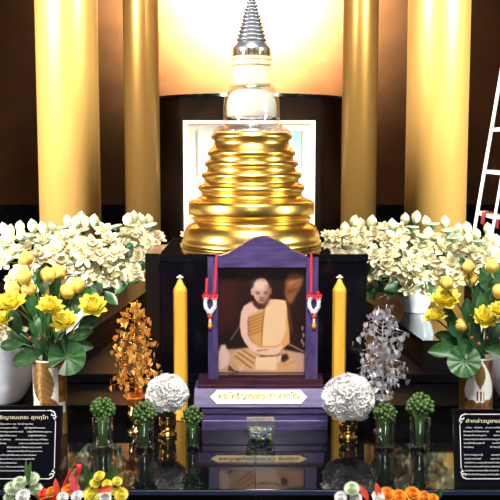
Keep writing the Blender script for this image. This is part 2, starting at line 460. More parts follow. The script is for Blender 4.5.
# ------------------------------------------------------------------ portrait frame
FX = xat(262.8, 2.78, 330)
fp = pxm(2.76)
t = thing('portrait_frame', 'purple lacquered wooden portrait stand with curved top and monk photograph', 'portrait frame', (FX, 2.78, 0))
def fx(px): return (px-262.8)*fp
def fz(py): return zat(py, 2.76)
yf, yb = -0.020, 0.022
zb = fz(379)
post_t = fz(256)
for s in (-1, 1):
    xs = (fx(207.3), fx(217.6)) if s < 0 else (fx(306.2), fx(318.5))
    b = MB(); b.box((xs[0], yf, zb), (xs[1], yb, post_t)); b.build('post', PURPLE, t, smooth=False, bevel=0.0015)
out = []
N = 40
for i in range(N+1):
    u = i/N
    xx = fx(207.3) + (fx(318.5)-fx(207.3))*u
    q = abs(u-0.5)*2
    # ogee: a round crown that sweeps out to flat shoulders
    h = (0.5+0.5*math.cos(PI*min(1, q/0.86)))
    out.append((xx, fz(256.5) + (fz(236.3)-fz(256.5))*h))
out = [(fx(207.3), post_t-0.001)] + [(x, max(z, post_t)) for x, z in out] + [(fx(318.5), post_t-0.001)]
lo = [(fx(318.5), post_t-0.001), (fx(306.2), post_t-0.001), (fx(306.2), fz(267.3)), (fx(217.6), fz(267.3)), (fx(217.6), post_t-0.001), (fx(207.3), post_t-0.001)]
outl = out[1:-1] + [(fx(318.5), post_t), (fx(306.3), post_t), (fx(306.3), fz(267.3)), (fx(217.5), fz(267.3)), (fx(217.5), post_t), (fx(207.3), post_t)]
b = MB(); b.prism(outl, yf-0.003, yb, 0); b.build('crest_board', PURPLEH, t, smooth=False)
b = MB(); b.box((fx(217.7), yf, fz(379)), (fx(306.1), yb, fz(375))); b.build('bottom_rail', MAROON, t, smooth=False)
b = MB(); b.box((fx(217.7), 0.012, fz(375)), (fx(306.1), yb-0.001, fz(267.4))); b.build('backing_board', MAROON, t, smooth=False)
# sill and sloped plinth (drawn as a side profile extruded along x)
def along_x(profile, x0, x1, x0b=None, x1b=None):
    m = MB(); n = len(profile)
    vs = [(x0, y, z) for y, z in profile] + [(x1, y, z) for y, z in profile]
    fs = [tuple(range(n)), tuple(reversed(range(n, 2*n)))] + [(i, n+i, n+(i+1) % n, (i+1) % n) for i in range(n)]
    m.add(vs, fs)
    return m
z_sl = zat(387.5, 2.74)
along_x([(-0.046, z_sl), (-0.046, z_sl+0.005), (-0.026, z_sl+0.006), (-0.024, zb), (0.05, zb), (0.05, z_sl)], fx(197), fx(324)).build('sill', MAROON, t, smooth=False)
z_pl = zat(407.5, 2.69)
slope = along_x([(-0.092, z_pl), (-0.092, z_pl+0.002), (-0.044, z_sl), (0.05, z_sl), (0.05, z_pl)], fx(194.0), fx(324.5)); slope.build('sloped_plinth', PURPLEH, t, smooth=False)
along_x([(-0.088, 0), (-0.088, 0.026), (-0.083, 0.028), (-0.083, 0.048), (-0.088, 0.050), (-0.088, z_pl), (0.05, z_pl), (0.05, 0)], fx(202), fx(327)).build('plinth_base', PURPLEH, t, smooth=False)

# photograph print: a flat print, painted point by point on a fine grid
def poly_mask(X, Y, pts):
    inside = np.zeros(X.shape, bool); n = len(pts); j = n-1
    for i in range(n):
        xi, yi = pts[i]; xj, yj = pts[j]
        c = ((yi > Y) != (yj > Y)) & (X < (xj-xi)*(Y-yi)/((yj-yi) if yj != yi else 1e-9)+xi)
        inside ^= c; j = i
    return inside.astype(float)
def blur(a, r):
    kk = np.exp(-0.5*(np.arange(-3*r, 3*r+1)/max(r, 1e-6))**2) if r > 0 else np.ones(1); kk /= kk.sum()
    pad = len(kk)//2
    o = np.pad(a, pad, mode='edge')
    o = np.apply_along_axis(lambda v: np.convolve(v, kk, 'valid'), 0, o)
    o = np.apply_along_axis(lambda v: np.convolve(v, kk, 'valid'), 1, o)
    return o
GX, GY = 210, 252
X, Y = np.meshgrid(np.linspace(52, 421, GX), np.linspace(30, 479, GY))
img = np.zeros((GY, GX, 3)); img[:] = (36, 16, 13)
def lay(mask, colr, r=1, a=1.0):
    global img
    mm = (blur(mask, r) if r else mask)[..., None]*a
    img = img*(1-mm) + np.array(colr, float)*mm
def ell(cx, cy, rx, ry, rot=0):
    c, s = math.cos(rot), math.sin(rot)
    u = (X-cx)*c+(Y-cy)*s; v = -(X-cx)*s+(Y-cy)*c
    return ((u/rx)**2+(v/ry)**2 < 1).astype(float)
lay(ell(70, 180, 70, 130), (70, 26, 22), 14, 0.8); lay(ell(90, 90, 30, 60), (66, 24, 20), 8, 0.5)
lay(poly_mask(X, Y, [(52, 330), (120, 290), (150, 340), (52, 400)]), (24, 14, 14), 8)
lay(poly_mask(X, Y, [(336, 92), (352, 62), (385, 58), (418, 72), (404, 112), (382, 150), (366, 186), (348, 188), (334, 150)]), (150, 92, 52), 3, 0.95)
lay(poly_mask(X, Y, [(350, 95), (410, 78), (408, 86), (352, 108)]), (196, 138, 88), 2, 0.8)
lay(poly_mask(X, Y, [(342, 130), (388, 120), (384, 130), (346, 150)]), (98, 55, 30), 2, 0.8)
lay(poly_mask(X, Y, [(336, 180), (352, 185), (368, 300), (356, 330)]), (110, 66, 40), 3, 0.7)
lay(poly_mask(X, Y, [(100, 338), (146, 268), (150, 274), (106, 344)]), (120, 84, 66), 1, 0.8)
for (ex, ey) in ((410, 290), (414, 320), (408, 345), (415, 358)): lay(ell(ex, ey, 4, 11), (175, 160, 150), 1, 0.8)
lay(poly_mask(X, Y, [(350, 352), (421, 388), (421, 396), (350, 362)]), (150, 110, 84), 1, 0.9)
# floor cloth and throne
lay(poly_mask(X, Y, [(52, 479), (52, 385), (90, 380), (200, 372), (330, 380), (421, 398), (421, 479)]), (192, 150, 126), 2)
lay(poly_mask(X, Y, [(52, 400), (60, 362), (80, 358), (92, 390), (104, 412), (92, 446), (52, 470)]), (222, 186, 172), 2)
# legs and lower robe
lay(poly_mask(X, Y, [(96, 420), (122, 388), (180, 374), (222, 402), (300, 404), (345, 394), (378, 416), (392, 446), (378, 470), (300, 476), (190, 472), (130, 452)]), (206, 158, 110), 2)
for (a, bb, c2, d2) in ((130, 395, 200, 440), (118, 408, 190, 462), (150, 384, 208, 420), (310, 455, 380, 430), (306, 440, 360, 412)):
    lay(poly_mask(X, Y, [(a, bb), (a+8, bb-3), (c2+5, d2-3), (c2, d2+2)]), (128, 80, 50), 1, 0.75)
lay(poly_mask(X, Y, [(314, 404), (346, 398), (352, 420), (330, 436), (312, 424)]), (52, 26, 20), 2)
lay(poly_mask(X, Y, [(300, 410), (322, 402), (318, 430), (300, 440)]), (226, 184, 156), 1)
lay(poly_mask(X, Y, [(212, 412), (300, 404), (300, 470), (208, 466)]), (232, 196, 160), 1)
lay(poly_mask(X, Y, [(96, 446), (120, 470), (150, 472), (130, 478), (90, 470)]), (60, 30, 24), 1, 0.8)
lay(poly_mask(X, Y, [(136, 452), (156, 450), (160, 468), (138, 474)]), (216, 172, 150), 1)
# torso
lay(poly_mask(X, Y, [(182, 182), (206, 178), (262, 176), (320, 176), (342, 200), (350, 300), (352, 352), (322, 384), (210, 378), (182, 340), (176, 250)]), (206, 148, 84), 2)
lay(poly_mask(X, Y, [(184, 184), (202, 178), (240, 200), (246, 212), (210, 226), (178, 240), (160, 220)]), (222, 182, 160), 2)
for i in range(6):
    yy = 236+i*14
    lay(poly_mask(X, Y, [(180, yy+12), (246, yy-14), (246, yy-9), (180, yy+20)]), (142, 90, 44), 1, 0.7)
lay(poly_mask(X, Y, [(264, 170), (300, 168), (338, 174), (343, 210), (340, 300), (322, 352), (296, 366), (238, 366), (240, 290), (250, 200)]), (228, 190, 148), 1)
lay(poly_mask(X, Y, [(262, 172), (250, 204), (240, 300), (238, 366), (234, 366), (235, 290), (246, 200)]), (130, 84, 48), 1, 0.7)
lay(poly_mask(X, Y, [(338, 200), (352, 290), (356, 352), (330, 372), (318, 352), (340, 300)]), (214, 158, 92), 1)
# bare arm and hands
lay(poly_mask(X, Y, [(182, 184), (160, 196), (147, 226), (142, 280), (148, 320), (164, 352), (192, 386), (222, 396), (232, 378), (198, 352), (180, 316), (176, 260), (182, 222)]), (222, 182, 162), 1)
lay(poly_mask(X, Y, [(176, 240), (182, 316), (200, 352), (194, 352), (174, 318)]), (140, 92, 70), 1, 0.6)
lay(ell(262, 386, 54, 16), (222, 180, 154), 1); lay(poly_mask(X, Y, [(296, 372), (322, 358), (328, 372), (300, 400), (262, 408), (244, 402)]), (224, 184, 158), 1)
lay(poly_mask(X, Y, [(214, 384), (262, 378), (262, 382), (216, 390)]), (130, 82, 66), 1, 0.7)
lay(poly_mask(X, Y, [(222, 404), (300, 404), (318, 392), (304, 410), (230, 414)]), (90, 48, 36), 1, 0.7)
# neck shadow, head, face
lay(poly_mask(X, Y, [(198, 168), (268, 168), (262, 186), (246, 208), (222, 212), (198, 190)]), (60, 28, 22), 2)
lay(ell(197, 136, 8, 17), (196, 150, 128), 1); lay(ell(272, 134, 6, 14), (150, 104, 88), 1)
lay(ell(234, 132, 35, 53), (208, 168, 146), 1)
lay(ell(228, 104, 28, 20), (232, 200, 182), 6, 0.8)
lay(ell(242, 170, 26, 20), (160, 114, 96), 6, 0.6)
lay(poly_mask(X, Y, [(206, 134), (228, 136), (228, 140), (206, 138)]), (120, 76, 62), 1, 0.7); lay(poly_mask(X, Y, [(242, 136), (264, 134), (264, 138), (242, 140)]), (110, 68, 56), 1, 0.7)
lay(poly_mask(X, Y, [(256, 108), (272, 110), (270, 160), (256, 182), (246, 186), (256, 150)]), (122, 78, 64), 4, 0.75)
for sx_ in (-1, 1):
    lay(ell(236+sx_*17, 142, 11, 3.6), (112, 68, 56), 2, 0.8); lay(ell(236+sx_*17, 145, 8, 1.6), (56, 28, 24), 1, 0.7)
lay(poly_mask(X, Y, [(233, 140), (240, 140), (245, 160), (228, 160)]), (196, 152, 130), 1, 0.9)
lay(ell(236, 162, 10, 3), (84, 44, 38), 1, 0.8); lay(ell(236, 173, 14, 3.5), (100, 50, 44), 1, 0.9)
lay(ell(236, 183, 14, 4), (150, 108, 92), 2, 0.7)
img = np.clip(img, 0, 255)/255.0
lin = np.where(img <= 0.04045, img/12.92, ((img+0.055)/1.055)**2.4)
pm = MB()
px0, px1, pz0, pz1 = fx(217.7), fx(306.1), fz(375), fz(267.4)
vs = [(px0+(px1-px0)*i/(GX-1), 0.0105, pz1+(pz0-pz1)*j/(GY-1)) for j in range(GY) for i in range(GX)]
fs = [(j*GX+i, (j+1)*GX+i, (j+1)*GX+i+1, j*GX+i+1) for j in range(GY-1) for i in range(GX-1)]
n = len(vs)
pm.add(vs, fs)
# a thin sheet: back face
pm.add([(px0, 0.0118, pz0), (px1, 0.0118, pz0), (px1, 0.0118, pz1), (px0, 0.0118, pz1)], [(0, 1, 2, 3)])
PRINT = mat('photo_print', (0.5, 0.4, 0.3), 0.35)
me = pm.mesh('photo_print', PRINT, False)
ca = me.color_attributes.new('print', 'FLOAT_COLOR', 'POINT')
cols = np.ones((len(me.vertices), 4), np.float32); cols[:n, :3] = lin.reshape(-1, 3)*0.82
ca.data.foreach_set('color', cols.ravel())
an = PRINT.node_tree.nodes.new('ShaderNodeVertexColor'); an.layer_name = 'print'
PRINT.node_tree.links.new(an.outputs['Color'], PRINT.node_tree.nodes['Principled BSDF'].inputs['Base Color'])
o = link('photo_print', me, t); tag(o, 'sepia print of a seated robed monk with shaved head')

# lettering helper
def lettering(name, body, size, m, parent, M, align='CENTER', width=None, spacing=1.0, depth=0.0003, bold=0.0):
    c = bpy.data.curves.new(name, 'FONT'); c.body = body; c.size = size; c.align_x = align
    c.extrude = depth; c.offset = bold; c.space_line = spacing
    tmp = bpy.data.objects.new(name+'_tmp', c); COL.objects.link(tmp)
    bpy.context.view_layer.update()
    dg = bpy.context.evaluated_depsgraph_get()
    me = bpy.data.meshes.new_from_object(tmp.evaluated_get(dg))
    bpy.data.objects.remove(tmp); bpy.data.curves.remove(c)
    me.name = name; me.materials.clear(); me.materials.append(m)
    if width:
        xs = [v.co.x for v in me.vertices]
        if xs and max(xs) > min(xs):
            s = width/(max(xs)-min(xs)); mid = (max(xs)+min(xs))/2
            for v in me.vertices: v.co.x = (v.co.x-(mid if align == 'CENTER' else 0))*s
    o = bpy.data.objects.new(name, me); COL.objects.link(o); o.parent = parent; o.matrix_local = M
    return o
# plaque on the slope
pa = Vector((0, -0.092, z_pl+0.002)); pb = Vector((0, -0.044, z_sl))
up = (pb-pa).normalized(); nrm = Vector((1, 0, 0)).cross(up).normalized()
PM = Matrix(((1, 0, nrm.x * -1 if False else 0, 0), (0, up.y, nrm.y, 0), (0, up.z, nrm.z, 0), (0, 0, 0, 1)))
ctr = (pa+pb)/2
PM.translation = ctr + nrm*0.0006 + Vector(((fx(258.5)), 0, 0))
L = (pb-pa).length
hl = 48.5*fp; hh = L*0.36
oc = [(-hl, 0), (-hl+0.016, hh*0.75), (-hl+0.02, hh), (hl-0.02, hh), (hl-0.016, hh*0.75), (hl, 0), (hl-0.016, -hh*0.75), (hl-0.02, -hh), (-hl+0.02, -hh), (-hl+0.016, -hh*0.75)]
b = MB(); b.slab(oc[::-1], 0, 0.0025)
pl = b.build('name_plaque', PLAQUE, t, smooth=False); pl.matrix_local = PM; tag(pl, 'gold pointed name plaque with dark Thai letters')
lettering('plaque_lettering', 'พระโพธิญาณเถร (ชา สุภทฺโท)', 0.028, INK, pl, Matrix.Translation((0, -0.0065, 0.0026)), width=hl*1.66, bold=0.0006)

# ------------------------------------------------------------------ garlands on the portrait posts
def garland(pxa, pxb, label, short):
    y0 = 2.78 + yf - 0.006
    t = thing('flower_garland', label, 'garland', (xat((pxa+pxb)/2, y0, 300), y0, zat(326, y0)), 'garlands on the portrait frame')
    ox, oy, ozz = t.location
    def L_(px, py, dy=0): 
        p = at(px, py, y0+dy); return Vector((p.x-ox, p.y-oy, p.z-ozz))
    pm_ = (pxa+pxb)/2
    # ribbons hang from the top of the post
    def ribbon(p0, p1, name):
        m = MB(); wv = Vector((0.0035, 0, 0))
        for i in range(6):
            a = p0.lerp(p1, i/6); c2 = p0.lerp(p1, (i+1)/6)
            m.add([a-wv, a+wv, c2+wv, c2-wv, a-wv+Vector((0, .0012, 0)), a+wv+Vector((0, .0012, 0)), c2+wv+Vector((0, .0012, 0)), c2-wv+Vector((0, .0012, 0))],
                  [(0, 3, 2, 1), (4, 5, 6, 7), (0, 1, 5, 4), (2, 3, 7, 6), (1, 2, 6, 5), (3, 0, 4, 7)])
        m.build(name, REDRIB, t, smooth=False)
    if short > 0:
        ribbon(L_(pxb+short, 253.5), L_(pxb, 295), 'ribbon'); ribbon(L_(pxa+1, 278), L_(pxa, 295), 'ribbon')
    else:
        ribbon(L_(pxa+1.2, 253.5), L_(pxa+1, 295), 'ribbon'); ribbon(L_(pxb, 291), L_(pxb, 296), 'ribbon')
    for px in (pxa, pxb):
        m = MB()
        c2 = L_(px, 296, -0.003)
        for q in range(7):
            a = PI*2*q/7+0.3
            m.petal(c2, a, 0.1, 0.5, 0.014, 0.0045, M=Matrix.Translation(c2) @ Matrix.Rotation(PI/2, 4, 'X') @ Matrix.Translation(-c2))
        m.ball(c2, 0.004, 8, 6)
        m.build('bow', REDRIB, t, fix=False)
    m = MB()
    path = [(pxa, 299), (pxa-0.8, 303), (pxa-0.2, 307), (pxa+2.2, 310.5), (pm_, 313), (pxb-2.2, 310.5), (pxb+0.2, 307), (pxb+0.8, 303), (pxb, 299)]
    for i in range(len(path)-1):
        for q in range(2):
            u = q/2
            p = L_(path[i][0]*(1-u)+path[i+1][0]*u, path[i][1]*(1-u)+path[i+1][1]*u)
            for w_ in range(5):
                a = w_*PI*2/5 + i
                m.ball(p+Vector((0.003*math.cos(a), 0.003*math.sin(a)-0.002, 0.003*math.sin(a*1.7))), 0.0036, 7, 5)
    m.build('jasmine_loop', WHITEF, t)
    m = MB(); m.ball(L_(pm_, 316.5), (0.0085, 0.007, 0.007), 10, 8); m.petal(L_(pm_, 315.5), PI, 0.1, -0.5, 0.012, 0.005); m.petal(L_(pm_, 315.5), 0, 0.1, -0.5, 0.012, 0.005)
    m.build('red_rosette', REDRIB, t, fix=False)
    m = MB()
    p = L_(pm_, 318.5); q_ = L_(pm_, 323)
    for i in range(4): m.ball(p.lerp(q_, i/3), 0.0042, 8, 6)
    m.build('white_beads', WHITEF, t)
    m = MB(); e = L_(pm_, 326)
    m.lathe([(0.002, 0.014), (0.0045, 0.010), (0.0065, 0.002), (0.006, -0.004), (0.002, -0.009), (0, -0.010)], 10, c=tuple(e))
    m.build('orange_tassel', ORANGE, t)
garland(206.0, 214.2, 'white jasmine garland with red ribbon on left post of portrait frame', 2.5)
garland(310.0, 318.0, 'white jasmine garland with red ribbon on right post of portrait frame', -8.0)

# ------------------------------------------------------------------ candles
def candle(px, label):
    d = 2.80
    x = xat(px, d, 340)
    t = thing('yellow_candle', label, 'candle', (x, d, 0), 'tall candles beside the portrait')
    r = 7.1*pxm(d)
    zt = zat(290, d); zc = zat(279, d)
    b = MB(); b.lathe([(r, 0.0), (r*1.0, zt-0.002), (r*0.93, zt+0.004), (r*0.5, zc-0.012), (r*0.28, zc-0.001), (0, zc)], 8)
    for i, v in enumerate(b.v): b.v[i] = v
    b.build('wax_body', CANDLE, t, smooth=False, bevel=0.003)
    b = MB(); b.tube([(0, 0, zc-0.002), (0.001, 0, zc+0.005), (0.003, 0, zc+0.011)], 0.0020, 6)
    for a in (-1, 0, 1): b.ball((a*0.0060, 0, zc+0.005+0.005*(a == 0)), (0.0052, 0.003, 0.0032), 8, 6)
    b.build('wick', WICK, t)
candle(180.5, 'tall yellow candle on the left of the portrait')
candle(339.0, 'tall yellow candle on the right of the portrait')

# ------------------------------------------------------------------ foil bodhi trees
def heart(m, c, size, ax, ay, mt=0):
    pts = [(0, 0), (0.42, 0.16), (0.56, -0.12), (0.45, -0.5), (0, -1.15), (-0.45, -0.5), (-0.56, -0.12), (-0.42, 0.16)]
    ctr_ = Vector(c); nrm_ = ax.cross(ay).normalized()
    vs = [ctr_ + ax*(p[0]*size) + ay*(p[1]*size) + nrm_*(0.12*size*abs(p[0])) for p in pts] + [ctr_ - ay*(0.35*size)]
    m.add(vs, [(0, 1, 8), (1, 2, 8), (2, 3, 8), (3, 4, 8), (4, 5, 8), (5, 6, 8), (6, 7, 8), (7, 0, 8)], mt)
def foil_tree(px, d, ytop, ybot, env, label, foil, wire, pot, rnd, nl, name):
    x = xat(px, d, 380)
    t = thing(name, label, 'ornamental tree', (x, d, 0), 'foil bodhi trees')
    k_ = pxm(d)
    rr = random.Random(rnd)
    def zz(py): return zat(py, d)
    wires = MB(); lv = MB()
    wires.tube([(0, 0, zz(402)), (0.003, 0, zz(380)), (-0.001, 0.001, zz(350)), (0.001, 0, zz(ytop+6))], [0.0042, 0.0038, 0.003, 0.0012], 7)
    def rad(py):
        for (y0, r0), (y1, r1) in zip(env, env[1:]):
            if y0 <= py <= y1: return r0+(r1-r0)*(py-y0)/(y1-y0)
        return env[-1][1]
    nb = 54
    for i in range(nb):
        py = ytop + (ybot-ytop)*((i+0.6)/nb)**0.85
        a = i*2.399 + rr.uniform(-.3, .3)
        R = rad(py)*k_*rr.uniform(0.78, 1.08)
        z1 = zz(py)
        z0 = min(z1+0.03, zz(ytop+10)) - R*0.55
        z0 = max(z0, zz(393))
        tip = Vector((R*math.cos(a), R*math.sin(a)*0.8, z1))
        mid = Vector((R*0.55*math.cos(a), R*0.55*math.sin(a)*0.8, max(z0, z1)+0.010))
        wires.tube([(0, 0, z0), mid, tip], [0.0014, 0.0011, 0.0008], 4)
        for q in range(nl):
            u = rr.uniform(0.35, 1.05)
            p = (Vector((0, 0, z0)).lerp(mid, u*2) if u < 0.5 else mid.lerp(tip, (u-0.5)*2))
            p = p + Vector((rr.gauss(0, 0.005), rr.gauss(0, 0.005), rr.gauss(0, 0.006)-0.006))
            yaw = a + PI/2 + rr.uniform(-0.9, 0.9) if rr.random() < 0.5 else rr.uniform(0, PI*2)
            ax = Vector((math.cos(yaw), math.sin(yaw), rr.uniform(-.3, .3))).normalized()
            ay = Vector((rr.uniform(-.35, .35), rr.uniform(-.5, .5), 1)).normalized()
            heart(lv, p, rr.uniform(0.0105, 0.0155), ax, ay)
    wires.build('wire_branches', wire, t)
    lv.build('heart_leaves', foil, t, smooth=False, fix=False)
    pot(t, zz)
def gold_pot(t, zz):
    b = MB(); k_ = pxm(2.66)
    top = zz(395)
    b.lathe([(0.024, 0), (0.026, 0.003), (0.024, 0.008), (0.012, 0.016), (0.010, 0.024), (0.018, 0.036), (0.024, 0.050), (0.024, 0.062), (0.018, 0.075), (0.021, 0.082)], 32)
    b.build('pot', GOLDSM, t)
    b = MB(); b.lathe([(0.021, 0.082), (0.034, top-0.006), (0.036, top-0.001), (0.033, top), (0.020, 0.088), (0.0, 0.086)], 32); b.build('pot_rim', ORPOT, t)
def silver_pot(t, zz):
    top = zz(397)
    b = MB(); b.lathe([(0.022, 0), (0.024, 0.003), (0.020, 0.008), (0.010, 0.018), (0.010, 0.028), (0.020, 0.046), (0.024, 0.062), (0.022, 0.078)], 32); b.build('pot', SILVER, t)
    b = MB(); b.lathe([(0.022, 0.078), (0.031, top-0.004), (0.033, top), (0.030, top), (0.020, 0.082), (0, 0.080)], 32); b.build('pot_rim', SILVER, t)
foil_tree(135, 2.67, 301, 389, [(290, 2), (301, 4), (312, 14), (322, 18), (335, 21), (345, 25), (358, 26), (376, 27), (389, 21)],
          'orange gold foil leaf tree in a gold pot, left of the candle', FOILG, GOLDSM, gold_pot, 3, 5, 'gold_foil_tree')
foil_tree(382, 2.67, 306, 388, [(296, 2), (306, 6), (314, 14), (325, 20), (336, 24), (348, 24), (360, 26), (376, 28), (388, 20)],
          'silver foil leaf tree in a silver pot, right of the candle', FOILS, SILVER, silver_pot, 9, 6, 'silver_foil_tree')

# ------------------------------------------------------------------ white flower balls in gold pots
def mum(m, c, axis, r, nlay, rnd, mt=0, flat=0.3, L=None):
    """a chrysanthemum head: layers of narrow petals around an axis"""
    M = Matrix.Translation(c) @ axis_frame(axis, rnd.uniform(0, 6))
    for l in range(nlay):
        u = l/max(1, nlay-1)
        n_ = int(7+7*(1-u))
        for i in range(n_):
            a = 2*PI*(i+0.5*l)/n_
            e = flat + (1.45-flat)*u
            m.petal((0, 0, 0), a, e, e+0.25, r*(1.0-0.45*u), r*0.17, 0.5, 0.2, mt, M, nt=3, nu=1)
def ball_pot(px, py, R, pbot, ptop, pw, d, label, seed):
    x = xat(px, d, py)
    t = thing('white_flower_pot', label, 'flower pot', (x, d, 0), 'white flower balls in gold pots')
    k_ = pxm(d); rr = random.Random(seed)
    c = Vector((0, 0, zat(py, d))); r = R*k_
    m = MB()
    m.ball(c, (r*0.66, r*0.66, r*0.60), 20, 14)
    for i in range(150):
        zf = 1-2*(i+0.5)/150
        if zf < -0.75: continue
        a = i*2.39996
        s_ = math.sqrt(1-zf*zf)
        n_ = Vector((s_*math.cos(a), s_*math.sin(a), zf))
        j_ = rr.uniform(0.90, 1.06)
        p = c + Vector((n_.x*r*0.72*j_, n_.y*r*0.72*j_, n_.z*r*0.66*j_))
        n_ = n_ + Vector((rr.uniform(-.35, .35), rr.uniform(-.35, .35), rr.uniform(-.35, .35)))
        mum(m, p, n_, r*0.34, 3, rr, 0, 0.55)
    m.build('flower_ball', WHITEF, t, fix=False)
    zt = zat(ptop, d); w_ = pw*k_
    b = MB(); b.lathe([(w_*0.92, 0), (w_, 0.003), (w_, 0.010), (w_*0.62, 0.016), (w_*0.60, 0.019), (w_*0.85, 0.026), (w_*0.95, zt-0.016), (w_*0.9, zt-0.008), (w_*1.0, zt), (w_*0.8, zt), (0, zt-0.006)], 32)
    auto(b.build('pot', GOLDSM, t), 50)
    m = MB()
    for i in range(9):
        a = i*2*PI/9
        m.petal((0.3*w_*math.cos(a), 0.3*w_*math.sin(a), zt-0.004), a, 1.3, 0.6, 0.035, 0.008, 0.2, 0.3)
    m.tube([(0, 0, zt-0.006), (0, 0, c.z)], 0.010, 8)
    m.build('leaves', LEAF, t, fix=False)
ball_pot(167, 394, 22.5, 436, 415, 9.8, 2.625, 'smaller white chrysanthemum ball in gold pot left of the portrait', 5)
ball_pot(348.5, 398, 27.5, 439, 423, 9.8, 2.60, 'bigger white chrysanthemum ball in gold pot right of the portrait', 6)

# ------------------------------------------------------------------ glass cups and green bud bouquets
budm = MB()
budm.ball((0, 0, 0), (1, 1, 0.92), 10, 7)
for i in range(8):
    a = 2*PI*i/8
    budm.petal((0.25*math.cos(a), 0.25*math.sin(a), -0.85), a, 0.2, 2.3, 1.9, 0.42, 0.35, 0.2, nt=5, nu=1)
BUDME = budm.mesh('green_bud', GREENB, True, False)
def cup(px, ptop, pbot, hw, d, by0, by1, bhw, cuplab, bqlab, seed, nb=54):
    x = xat(px, d, pbot)
    k_ = pxm(d); h = zat(ptop, d); r = hw*k_*1.07
    t = thing('glass_cup', cuplab, 'glass', (x, d, 0), 'glass cups on the altar table')
    o = [(r*0.9, 0.0), (r*0.96, 0.004), (r*0.98, 0.010)]
    n_ = 9
    for i in range(n_):
        u = (i+0.5)/n_
        o += [(r*(0.86+0.10*abs(u-0.45)*2) + 0.0020*(i % 2), 0.012 + (h-0.014)*u)]
    o += [(r*1.0, h-0.001), (r*0.97, h)]
    i_ = [(r*0.92, h-0.001)] + [(rr_-0.0028, z_) for rr_, z_ in reversed(o[3:-2])] + [(r*0.80, 0.0115), (0, 0.010)]
    b = MB(); b.lathe(o+i_, 40); b.build('cup_wall', GLASS, t)
    q = thing('green_bud_bouquet', bqlab, 'bouquet', (x, d, 0.0125), 'green bud bouquets in the cups')
    rr = random.Random(seed)
    ct = Vector((0, 0, (zat(by0, d)+zat(by1, d))/2-0.0125)); R = bhw*k_; Rz = (zat(by0, d)-zat(by1, d))/2
    for i in range(nb):
        zf = 1-1.5*(i+0.5)/nb
        a = i*2.39996+seed; s_ = math.sqrt(max(0, 1-zf*zf))
        br = R*0.165*rr.uniform(0.75, 1.25)
        p = ct + Vector((s_*math.cos(a)*(R-br)*rr.uniform(.72, 1.12), s_*math.sin(a)*(R-br)*rr.uniform(.72, 1.12), zf*(Rz-br*0.8)*rr.uniform(.75, 1.08)))
        nrm_ = Vector((s_*math.cos(a), s_*math.sin(a), zf+0.4))
        BM_ = Matrix.Translation(p) @ axis_frame(nrm_) @ Matrix.Diagonal((br, br, br*rr.uniform(1.0, 1.35), 1)); o_ = link('bud', BUDME, q, BM_)
        foot = Vector((0.34*r*math.cos(a)*rr.uniform(.2, 1), 0.34*r*math.sin(a)*rr.uniform(.2, 1), 0.002))
        m = MB(); inv = BM_.inverted()
        neck = Vector((0.48*r*math.cos(a), 0.48*r*math.sin(a), h-0.014))
        m.tube([inv @ foot, inv @ neck, inv @ (p-nrm_.normalized()*br*0.6)], 0.0011/br, 5)
        so = m.build('stalk', STALK, o_)
cup(103, 418, 451, 10.3, 2.50, 397, 421, 13.5, 'glass cup nearest the left black sign', 'green bud bouquet in the cup nearest the left black sign', 1)
cup(144.5, 421, 452, 10.0, 2.495, 401, 425, 13.0, 'glass cup in front of the gold foil tree', 'green bud bouquet in the cup before the gold foil tree', 2)
cup(192.5, 427, 450, 7.0, 2.505, 406, 428, 11.5, 'small glass cup beside the portrait plinth', 'green bud bouquet in the small cup beside the portrait plinth', 3, 42)
cup(385, 419, 450, 10.0, 2.505, 402, 425, 12.0, 'glass cup in front of the silver foil tree', 'green bud bouquet in the cup before the silver foil tree', 4)
cup(419.5, 418, 451, 10.0, 2.50, 393, 419, 15.0, 'glass cup nearest the right black sign', 'green bud bouquet in the cup nearest the right black sign', 5, 60)

# ------------------------------------------------------------------ little clear box of coloured pieces
d = 2.60
x = xat(260.5, d, 430)
t = thing('clear_box', 'small clear plastic box of coloured bits before the portrait plinth', 'box', (x, d, 0))
k_ = pxm(d); hb = 12.0*k_; ht = 15.0*k_; dp = 0.020
H_ = zat(418.5, d+0.0)
b = MB()
def tray(m, z0, z1, a0, a1, d0, d1, th=0.0015):
    vo = [(-a0, -d0, z0), (a0, -d0, z0), (a0, d0, z0), (-a0, d0, z0), (-a1, -d1, z1), (a1, -d1, z1), (a1, d1, z1), (-a1, d1, z1)]
    vi = [(-a0+th, -d0+th, z0+th), (a0-th, -d0+th, z0+th), (a0-th, d0-th, z0+th), (-a0+th, d0-th, z0+th), (-a1+th, -d1+th, z1), (a1-th, -d1+th, z1), (a1-th, d1-th, z1), (-a1+th, d1-th, z1)]
    fo = [(0, 3, 2, 1), (0, 1, 5, 4), (1, 2, 6, 5), (2, 3, 7, 6), (3, 0, 4, 7)]
    m.add(vo+vi, fo + [tuple(8+i for i in reversed(f)) for f in fo] + [(4, 5, 13, 12), (5, 6, 14, 13), (6, 7, 15, 14), (7, 4, 12, 15)])
tray(b, 0.001, H_*0.62, hb, ht*0.97, dp, dp*1.15); b.build('tray', PLASTIC, t, smooth=False)
b = MB(); b.box((-ht*1.02, -dp*1.2, H_*0.63), (ht*1.02, dp*1.2, H_*0.70)); b.box((-ht*0.95, -dp*1.1, H_*0.70), (ht*0.95, dp*1.1, H_*0.98)); b.build('lid', PLASTIC, t, smooth=False, bevel=0.001)
cm = [mat('piece_'+n_, c_, 0.4) for n_, c_ in (('green', (0.10, 0.35, 0.12)), ('blue', (0.05, 0.10, 0.45)), ('yellow', (0.7, 0.6, 0.15)), ('pink', (0.65, 0.35, 0.28)), ('pale', (0.6, 0.65, 0.6)))]
b = MB(); rr = random.Random(2)
